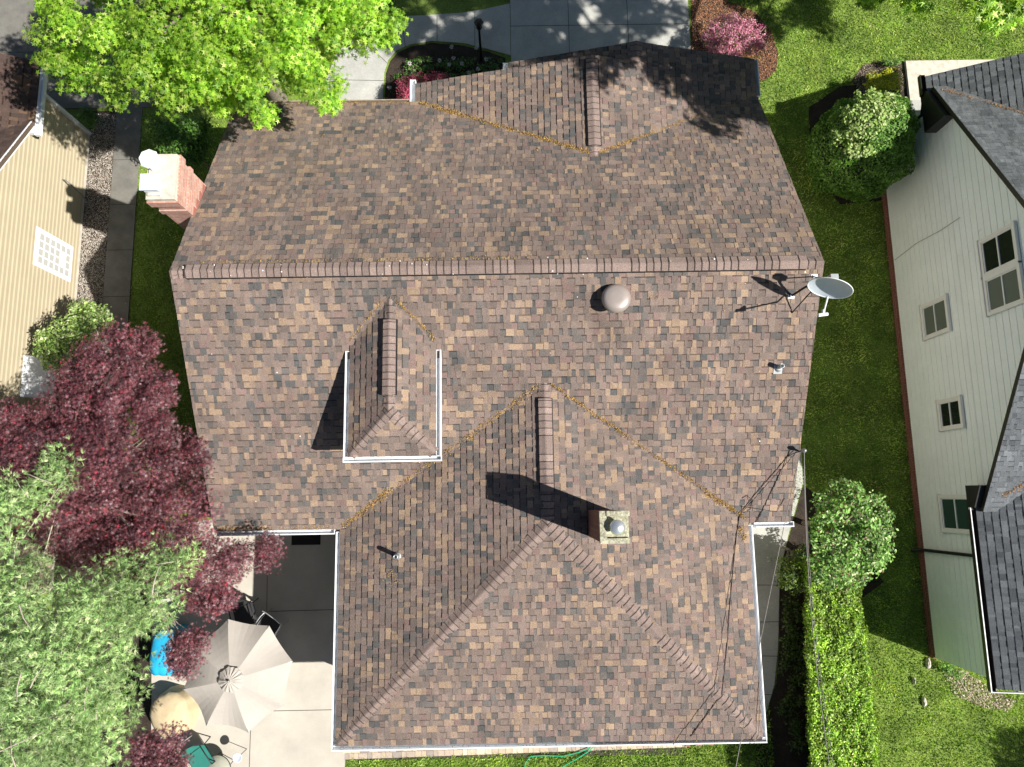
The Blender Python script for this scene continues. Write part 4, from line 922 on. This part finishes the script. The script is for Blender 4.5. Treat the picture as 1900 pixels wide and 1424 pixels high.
pos, nr = hedge_pts(52000); n = len(pos)
V, F, C = place(OVAL, pos, nr, .062 * rng.uniform(.7, 1.35, n), palette(n, [(.24, .42, .035), (.38, .56, .06), (.10, .20, .02), (.60, .70, .28), (.22, .17, .07)], [5, 3, 4, .9, .35], .35) * (.62 + .76*np.clip(.5 + .5*np.sin(pos[:, 0:1]*6.1 + 2.3*np.sin(pos[:, 1:2]*3.9))*np.sin(pos[:, 1:2]*4.7 + 1.9*np.sin(pos[:, 0:1]*5.2)), 0, 1))); np_mesh('foliage', V, F, C, M['leafh'], hd)
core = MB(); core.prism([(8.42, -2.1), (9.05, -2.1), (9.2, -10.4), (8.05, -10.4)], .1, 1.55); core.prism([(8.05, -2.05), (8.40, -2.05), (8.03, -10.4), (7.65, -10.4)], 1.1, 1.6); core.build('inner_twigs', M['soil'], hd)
# holly ball
hb = empty('round_evergreen', (10.38, 9.95, 0)); tag(hb, 'big rounded evergreen bush at the upper corner of the white house', 'bush')
hm = MB(); hm.tube([(10.38, 9.95, 0), (10.4, 9.95, 1.4)], [.09, .05], 8)
for i in range(14):
    d = Vector(rand_dirs(1)[0]); d.z = abs(d.z); hm.tube([(10.4, 9.95, .8), Vector((10.4, 9.95, 1.6)) + d*1.1], [.03, .01], 5)
hm.build('trunk', M['bark'], hb)
n = 36000; d = rand_dirs(n); lump = 1 + .07*np.sin(d[:, 0]*5+1+2*d[:, 2])*np.sin(d[:, 1]*4.3+d[:, 2]*3) + .05*np.sin(d[:, 0]*9+1)*np.sin(d[:, 1]*8) + .04*np.sin(d[:, 2]*13+d[:, 0]*7) + .03*np.sin(d[:, 1]*21)
pos = np.array([10.38, 9.95, 1.75]) + d * (np.array([1.40, 1.42, 1.72]) * lump[:, None] * (1 - np.abs(rng.normal(size=(n, 1)))*.06)); k = pos[:, 2] > .03; pos = pos[k]; d = d[k]; n = len(pos)
V, F, C = place(OVAL, pos, d + rng.normal(size=(n, 3))*.5, .072 * rng.uniform(.7, 1.3, n), palette(n, [(.10, .23, .03), (.15, .31, .045), (.055, .13, .018), (.32, .42, .14)], [4, 4, 3, .8], .25)); np_mesh('foliage', V, F, C, M['leafh'], hb)
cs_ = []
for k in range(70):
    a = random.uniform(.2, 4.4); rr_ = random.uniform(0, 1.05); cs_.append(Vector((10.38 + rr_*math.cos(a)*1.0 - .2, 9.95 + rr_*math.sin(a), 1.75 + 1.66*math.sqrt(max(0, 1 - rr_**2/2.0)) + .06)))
pos, nr = clump_leaves(cs_, 46, .2, .8); n = len(pos); V, F, C = place(OVAL, pos, nr, .095 * rng.uniform(.7, 1.3, n), palette(n, [(.36, .46, .16), (.22, .36, .08), (.50, .56, .28)], [4, 4, 2], .25)); np_mesh('sun_tinted_shoots', V, F, C, M['leafh'], hb)  # lighter leaf colour paints in the sunlit patch on top of the bush
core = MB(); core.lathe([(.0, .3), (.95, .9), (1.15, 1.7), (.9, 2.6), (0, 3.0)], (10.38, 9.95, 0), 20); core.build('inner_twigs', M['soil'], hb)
# small ones
def small(name, label, cat, outline, n, zt, ze, per, rad, sz, cols, wts, m='leafh', base=None, margin=8, tm=OVAL):
    cs = fill_outline(outline, n, zt, ze, margin, 40, .12); c = sum(cs, Vector()) / len(cs)
    return tree(name, label, cat, (c.x, c.y, 0), .03, [(c.x, c.y, zt*.4)], cs, per, rad, tm, sz, cols, wts, m, every=3, flat=.6)
small('yellow_shrub', 'small golden yellow shrub above the round evergreen', 'shrub', [(1600, 160), (1605, 135), (1635, 125), (1665, 128), (1676, 148), (1665, 175), (1620, 182)], 22, .95, .6, 110, .19, .06, [(.52, .50, .03), (.40, .42, .03), (.25, .32, .03)], [4, 3, 2])
PK = [(.66, .26, .38), (.78, .42, .52), (.50, .15, .26), (.14, .18, .05)]
small('azalea_bush', 'large pink flowering azalea in the mulch bed right of the driveway', 'bush', [(1300, 70), (1322, 35), (1345, 18), (1380, 18), (1408, 40), (1425, 62), (1420, 92), (1385, 112), (1335, 112), (1308, 95)], 60, 1.25, .7, 130, .20, .055, PK, [4, 3, 3, 2], 'petal')
small('azalea_bush', 'red pink azalea behind the small front eave corner', 'bush', [(733, 160), (745, 140), (775, 132), (810, 130), (838, 142), (838, 160), (770, 190), (735, 190)], 34, 1.1, .7, 120, .19, .05, [(.55, .09, .17), (.62, .16, .26), (.38, .05, .11), (.08, .12, .03)], [4, 3, 3, 1.5], 'petal')
small('orange_shrub', 'low orange leaved shrub on the mulch below the large azalea', 'shrub', [(1345, 112), (1370, 100), (1405, 98), (1425, 108), (1400, 125), (1360, 128)], 14, .45, .3, 60, .14, .05, [(.42, .17, .04), (.30, .20, .05), (.14, .18, .04)], [3, 2, 2])
small('shade_shrub', 'dark green shrub in the shade between oak and left chimney', 'shrub', [(275, 235), (300, 215), (350, 210), (395, 215), (405, 250), (390, 290), (360, 330), (320, 290), (290, 275)], 60, 2.2, 1.5, 110, .26, .08, [(.08, .19, .03), (.12, .25, .04), (.05, .11, .02)], [4, 3, 3], margin=14)
small('shade_shrub', 'small green shrub at the foot of the tan house corner', 'shrub', [(138, 212), (150, 198), (172, 200), (185, 225), (178, 245), (160, 240)], 14, .8, .5, 70, .17, .07, [(.10, .20, .03), (.14, .25, .05), (.06, .12, .02)], [4, 3, 3])
small('weed_clump', 'leafy weeds at the edge of the pale mulch by the corner bed', 'weeds', [(1625, 118), (1635, 108), (1672, 108), (1680, 118), (1655, 126)], 9, .3, .15, 45, .12, .06, [(.12, .24, .04), (.20, .32, .08)], [3, 2])
small('azalea_bush', 'small green shrub patch on the grass below the white house corner', 'shrub', [(1735, 1235), (1760, 1225), (1790, 1245), (1800, 1262), (1760, 1262)], 10, .3, .15, 40, .13, .06, [(.12, .26, .03), (.18, .34, .05)], [3, 2]).name = 'low_shrub'
# front bed plants
bedc = [P(random.uniform(735, 935), random.uniform(112, 185), .15) for _ in range(130)]
bedc = [c for c in bedc if inpoly(np.array([c.x]), np.array([c.y]), bed_front)[0]]
pos, nr = clump_leaves(bedc, 34, .15, .7); n = len(pos); V, F, C = place(OVAL, pos, nr, .075 * rng.uniform(.6, 1.3, n), palette(n, [(.05, .12, .02), (.09, .18, .035), (.13, .22, .07)], [3, 3, 1]))
tag(np_mesh('bed_plants', V, F, C, M['leafh']), 'dark leafy plants filling the shaded front flower bed', 'bed plants', kind='stuff')
spots = [(838, 87), (884, 89), (833, 120), (857, 118), (902, 110), (887, 128), (841, 108), (760, 118), (722, 162), (870, 135), (815, 112)]
names_ = ['beside the bend of the walk', 'next to the lamp post base', 'in the middle of the dark flower bed']
for i, s_ in enumerate(spots):
    c = P(*s_, .35); o = empty('white_flower', (c.x, c.y, 0)); tag(o, 'white blossom cluster in the shaded front flower bed', 'flower', 'white flowers in the front bed')
    m_ = MB(); m_.tube([(c.x, c.y, 0), (c.x, c.y, .33)], .008, 5); m_.build('stem', M['turf'], o)
    k = 46; a = rng.uniform(0, 2*math.pi, k); r = rng.uniform(.02, .07, k)
    pos = np.stack([c.x + r*np.cos(a), c.y + r*np.sin(a), .34 + rng.uniform(-.02, .03, k)], 1)
    V, F, C = place(OVAL, pos, rand_dirs(k)*.5+np.array([0, 0, 1.]), .035*np.ones(k), palette(k, [(.62, .6, .62), (.5, .44, .5)], [3, 1])); np_mesh('blossom', V, F, C, M['petal'], o)
# street trees off the upper right corner: their crowns shade the garage roof, drive and lawn
def crown_pts(c, r, n, fz=.6):
    d = rand_dirs(n); return [Vector(c) + Vector(d_)*r*random.uniform(.45, 1) * random.uniform(.8, 1.12) * 1.0 if True else None for d_ in d * np.array([1, 1, fz])]
cs = crown_pts((10.6, 13.0, 11.2), 5.5, 190, .4) + crown_pts((12.6, 8.9, 10.9), 1.9, 40, .5) + crown_pts((10.4, 9.9, 10.6), 1.0, 14, .5) + crown_pts((8.4, 10.2, 10.8), 1.4, 26, .5) + crown_pts((12.0, 9.4, 10.6), 1.6, 30, .5)
lim = [c for c in cs if (c.y/(21.3-c.z) > .84 or c.x/(21.3-c.z) > .84)]
tree('street_tree', 'tall green street tree whose crown stands off the upper right and shades the drive', 'tree', (11.6, 19.5, 0), .3, [(11.4, 19, 4), (10.8, 16.5, 7.5), (10.4, 14.0, 10)], lim, 110, .60, OAK, .17, OAKC, [4, 4, 4, 1], 'leaf', every=4)
cs = crown_pts((16.0, 13.4, 7.6), 2.0, 34, .55); lim = [c for c in cs if (c.y/(21.3-c.z) > .80 or c.x/(21.3-c.z) > .86)]
lob = [P(random.uniform(1800, 1910), random.uniform(-30, 28), random.uniform(5.5, 6.5)) for _ in range(12)] + [P(random.uniform(1610, 1720), random.uniform(-35, 0), random.uniform(5.5, 6.3)) for _ in range(8)] + [P(1700, 12, 5.6), P(1835, 36, 5.8), P(1870, 30, 5.8)]
tree('street_tree', 'green tree with shaded leaves entering at the top right corner', 'tree', (15.5, 19, 0), .2, [(15.4, 18.6, 3), (15.4, 17, 5.5), (16, 15, 7)], lim + lob, 100, .42, OAK, .12, OAKC, [4, 4, 4, 1], 'leaf', every=3)
cs = [Vector((16.8, -8.7, 3.0)) + Vector(d_)*random.uniform(.3, 1.0) for d_ in rand_dirs(16)]
tree('yard_tree', 'small tree just beyond the bottom right corner throwing a round shadow', 'tree', (17, -8.9, 0), .08, [(17, -8.9, 1.5), (16.9, -8.8, 2.6)], cs, 90, .4, OAK, .12, OAKC, [4, 4, 4, 1], 'leaf', every=3)

# ================================================================== PATIO AND GARDEN THINGS
uc = P(428, 1262, 2.62); U_ = empty('patio_umbrella', (uc.x, uc.y, 0)); tag(U_, 'taupe octagonal patio umbrella with vented top over the patio', 'umbrella')
ang0 = math.radians(103); R8 = 1.42; zr = 2.14; ucx, ucy = uc.x, uc.y
vv = [Vector((ucx + R8*math.cos(ang0 + k*math.pi/4), ucy + R8*math.sin(ang0 + k*math.pi/4), zr)) for k in range(8)]
m_ = MB()
for k in range(8):
    a, b = vv[k], vv[(k+1) % 8]; ns = 8; mt = 6; vs = []; fs = []
    top = Vector((ucx, ucy, 2.62))
    for i in range(ns+1):
        for j in range(mt+1):
            t = i/ns; s = j/mt; p = top.lerp(a, t).lerp(top.lerp(b, t), s)
            p.z -= .10 * t*t * (math.sin(math.pi*s)) * .9 - .05*math.sin(math.pi*t); q = Vector((ucx, ucy, p.z)); e = .045*math.sin(math.pi*s)*t*t; p = p.lerp(q, e); vs.append(p)
    for i in range(ns):
        for j in range(mt): w0 = mt+1; fs.append((i*w0+j, (i+1)*w0+j, (i+1)*w0+j+1, i*w0+j+1))
    m_.add(vs, fs, smooth=False)
m_.build('canopy', M['fabric'], U_)
m_ = MB(); K = 32; ring = []
for k in range(K):
    an = ang0 + 2*math.pi*k/K; up_ = (k % 2) * .05 + (k % 4 == 0) * .02; r = .30 + .03*(k % 4 == 0)
    ring += [(ucx + r*math.cos(an), ucy + r*math.sin(an), 2.58 + up_*.8), (ucx + .15*math.cos(an), ucy + .15*math.sin(an), 2.67 + up_*.6)]
ring.append((ucx, ucy, 2.73))
m_.add(ring, [f for k in range(K) for f in ((2*k, 2*((k+1) % K), 2*((k+1) % K)+1, 2*k+1), (2*k+1, 2*((k+1) % K)+1, 2*K))])
m_.build('vent_cap', M['fabric'], U_)
for k in range(8):
    m_ = MB(); m_.beam((ucx, ucy, 2.59), vv[k] - Vector((0, 0, .0)) , .018, .02); m_.build('rib', M['grey_metal'], U_)
m_ = MB(); m_.tube([(ucx, ucy, .1), (ucx, ucy, 2.7)], .022, 10); m_.lathe([(.02, 2.72), (.035, 2.76), (.02, 2.8), (0, 2.81)], (ucx, ucy, 0), 12); m_.build('pole', M['grey_metal'], U_)
m_ = MB(); m_.lathe([(.28, .035), (.28, .08), (.2, .12), (.04, .15), (.03, .4)], (ucx, ucy, 0), 24); m_.build('base', M['black'], U_)
tg = empty('glass_table', (ucx, ucy, .035)); tag(tg, 'round glass table mostly hidden under the umbrella', 'table')
m_ = MB(); m_.lathe([(0.04, .68), (.62, .68), (.62, .695), (.04, .695)], (ucx, ucy, .035), 32); m_.build('tabletop', M['tableglass'], tg)
for k in range(4):
    a = k*math.pi/2 + .5; m_ = MB(); m_.tube([(ucx+.3*math.cos(a), ucy+.3*math.sin(a), .71), (ucx+.42*math.cos(a), ucy+.42*math.sin(a), .04)], .015, 6); m_.build('leg', M['black'], tg)
def chair(loc, rz, label, seat_m, frame_m, z=.035):
    c = empty('patio_chair', (loc[0], loc[1], z), rz); tag(c, label, 'chair')
    m_ = LB(); vs = []; 
    m_.box((-.25, -.24, .40), (.25, .25, .425)); m_.build('seat', M[seat_m], c)
    m_ = LB(); vs = []; fs = []
    for i in range(7):
        for j in range(7): x = -.25 + .5*j/6; t = i/6; vs.append((x, .24 + .16*t + .05*(1-(x/.25)**2)*.6, .42 + .50*t - .03*(x/.25)**2*t))
    for i in range(6):
        for j in range(6): fs.append((i*7+j, i*7+j+1, (i+1)*7+j+1, (i+1)*7+j))
    m_.add(vs, fs, smooth=True); m_.add([(p[0], p[1]+.015, p[2]) for p in vs], [f[::-1] for f in fs], smooth=True); m_.build('backrest', M[seat_m], c)
    for sx in (-1, 1):
        m_ = LB(); m_.tube([(sx*.27, -.25, 0), (sx*.27, -.24, .60), (sx*.28, -.15, .645), (sx*.28, .18, .65), (sx*.26, .30, .62)], .014, 8); m_.build('armrest', M[frame_m], c)
        m_ = LB(); m_.tube([(sx*.27, .30, 0), (sx*.26, .25, .42), (sx*.26, .41, .94)], .014, 8); m_.build('leg', M[frame_m], c)
    m_ = LB(); m_.tube([(-.26, .41, .94), (-.15, .43, .96), (.15, .43, .96), (.26, .41, .94)], .014, 8); m_.build('back_frame', M[frame_m], c)
    m_ = LB(); m_.tube([(-.27, -.24, .405), (.27, -.24, .405), (.265, .25, .405), (-.265, .25, .405), (-.27, -.22, .405)], .014, 8); m_.build('seat_frame', M[frame_m], c)
    return c
pc = P(497, 1165, .5); chair((pc.x, pc.y), math.radians(-35), 'black metal chair with light arms peeking out at the upper right of the umbrella', 'mesh', 'chrome')
pc = P(455, 1143, .5); chair((pc.x, pc.y), math.radians(18), 'dark sling chair in shade above the umbrella', 'mesh', 'black')
pc = P(372, 1410, .5); chair((pc.x, pc.y), math.radians(35), 'teal sling chair at the bottom edge beside the round table', 'teal', 'black')
pc = P(403, 1428, .45); tb = empty('side_table', (pc.x, pc.y, .035)); tag(tb, 'small round mottled glass table at the bottom edge', 'table')
m_ = MB(); m_.lathe([(0.02, .44), (.37, .44), (.37, .455), (.02, .455)], (pc.x, pc.y, .035), 32); m_.build('tabletop', M['tableglass'], tb)
m_ = MB(); m_.tube([(pc.x + .38*math.cos(2*math.pi*k/24), pc.y + .38*math.sin(2*math.pi*k/24), .485) for k in range(25)], .012, 6); m_.build('rim', M['black'], tb)
for k in range(4):
    a = k*math.pi/2 + .3; m_ = MB(); m_.tube([(pc.x+.36*math.cos(a), pc.y+.36*math.sin(a), .47), (pc.x+.3*math.cos(a), pc.y+.3*math.sin(a), .04)], .012, 6); m_.build('leg', M['black'], tb)
pc = P(441, 1406, .7); st = empty('torch_stand', (pc.x, pc.y, .035)); tag(st, 'thin garden stand with small white dish beside the glass table', 'stand')
m_ = MB(); m_.tube([(pc.x, pc.y, .04), (pc.x, pc.y, .68)], .01, 6); m_.build('pole', M['black'], st)
m_ = MB(); m_.lathe([(.0, .70), (.10, .70), (.13, .74), (.12, .745), (.09, .715), (0, .715)], (pc.x, pc.y, 0), 20); m_.build('dish', M['dish'], st)
def cover(name, label, c, sx, sy, h, rz, m, n=4, top=.7, fold=.03, seed=0):
    mb = MB(); vs = []; fs = []; K = 48; L = 12; rd = random.Random(seed); ph = [rd.uniform(0, 6) for _ in range(4)]
    for i in range(L+1):
        t = i/L
        if t < .72: z = h*top*(t/.72)**1.0; s = 1.06 - .10*(t/.72)
        else: q = (t-.72)/.28; s = .96*math.cos(q*math.pi/2*.98); z = h*top + h*(1-top)*math.sin(q*math.pi/2)
        for k in range(K):
            a = 2*math.pi*k/K; ca, sa = math.cos(a), math.sin(a); r = (abs(ca)**n + abs(sa)**n)**(-1/n)
            r *= s * (1 + fold*math.sin(7*a+ph[0]+t*2)*(1-t*.6) + fold*.7*math.sin(13*a+ph[1]-t*3)*(1-t*.5)); x = r*ca*sx; y = r*sa*sy
            zz = z + fold*.8*math.sin(3*x/sx+ph[2])*math.sin(4*y/sy+ph[3])*t*h
            vs.append((c[0] + x*math.cos(rz) - y*math.sin(rz), c[1] + x*math.sin(rz) + y*math.cos(rz), .036 + zz))
    for i in range(L):
        for k in range(K): fs.append((i*K+k, i*K+(k+1) % K, (i+1)*K+(k+1) % K, (i+1)*K+k))
    mb.add(vs, fs, smooth=True); mb.add(vs[-K:], [tuple(range(K))]); o = mb.build(name, M[m]); return tag(o, label, 'cover')
pc = P(303, 1212, .8); cover('grill_cover', 'bright blue tarp cover half hidden by the pine and maple', pc, .36, .62, .95, -.1, 'blue', 4, .8, .03, 3)
pc = P(317, 1325, .5); cover('furniture_cover', 'rounded tan cloth cover over furniture beside the pine', pc, .54, .60, .72, .3, 'tan', 2.4, .75, .025, 5)
m_ = MB(); pc = P(568, 997, .04); m_.box((pc.x-.42, pc.y-.22, .036), (pc.x+.42, pc.y+.25, .05)); tag(m_.build('doormat', M['mat_d']), 'dark doormat on the shaded patio under the rear eave', 'doormat')
# lamp post
lx, ly = P(893, 112, 0)[:2]; lp = empty('lamp_post', (lx, ly, 0)); tag(lp, 'black lamp post with lantern head standing in the front flower bed', 'lamp post')
m_ = MB(); m_.tube([(lx, ly, 0), (lx, ly, .5), (lx, ly, 1.62)], [.055, .04, .036], 10); m_.build('post', M['black'], lp)
m_ = MB(); m_.lathe([(.03, 1.6), (.10, 1.64), (.085, 1.66), (.10, 1.86), (.15, 1.88), (.09, 1.96), (.02, 1.99), (.025, 2.03), (0, 2.05)], (lx, ly, 0), 6, smooth=False); m_.build('lantern', M['black'], lp)
# garden hose
hp = [P(1103, 1378, .06), P(1090, 1390, .06), P(1070, 1397, .06), P(1045, 1403, .05), P(1010, 1402, .05), P(985, 1403, .05), P(975, 1415, .05), P(970, 1440, .05)]
hp2 = [P(1106, 1380, .07), P(1095, 1392, .06), P(1070, 1408, .05), P(1045, 1422, .05), P(1030, 1440, .05), P(1000, 1455, .05), P(970, 1440, .05)]
m_ = MB(); m_.tube([p + Vector((0, 0, .02)) for p in hp], .013, 8); m_.tube([p + Vector((0, 0, .02)) for p in hp2], .013, 8); tag(m_.build('garden_hose', M['hose']), 'green garden hose looping from the pavers onto the rear lawn', 'hose')
for i, (a, b_, lb_) in enumerate(((1278, 1381, 'terracotta edging brick leaning at the left end of the row by the pavers'), (1300, 1380, 'middle terracotta edging brick lying beside the pavers'), (1322, 1378, 'terracotta edging brick at the right end of the row by the pavers'))):
    pc = P(a, b_, .05); m_ = MB(); m_.beam((pc.x-.09, pc.y-.02, .07), (pc.x+.09, pc.y+.05, .09), .06, .06); m_.box((pc.x-.02, pc.y-.07, .037), (pc.x+.03, pc.y+.02, .06)); tag(m_.build('edging_brick', M['redpaint']), lb_, 'brick', 'edging bricks by the pavers')
# stones on the right lawn
for (a, b_, s, lb_) in ((1722, 1231, .13, 'largest pale stone on the grass nearest the white house wall'), (1695, 1263, .09, 'small grey stone on the right lawn left of the largest one'), (1714, 1302, .12, 'long grey stone lying lowest on the right lawn')):
    pc = P(a, b_, .03); m_ = MB(); vs = []; K = 12
    m_.lathe([(s*.5, -.02), (s*.95, .03), (s*1.0, .06), (s*.75, .11), (s*.35, .13), (0, .135)], tuple(pc), 11, ax=.55, ay=1.15)
    m_.v = [(v[0] + random.uniform(-.02, .02), v[1] + random.uniform(-.02, .02), v[2] - .04 + random.uniform(-.01, .01)) for v in m_.v]; tag(m_.build('stone', M['stone']), lb_, 'stone', 'stones on the right lawn')
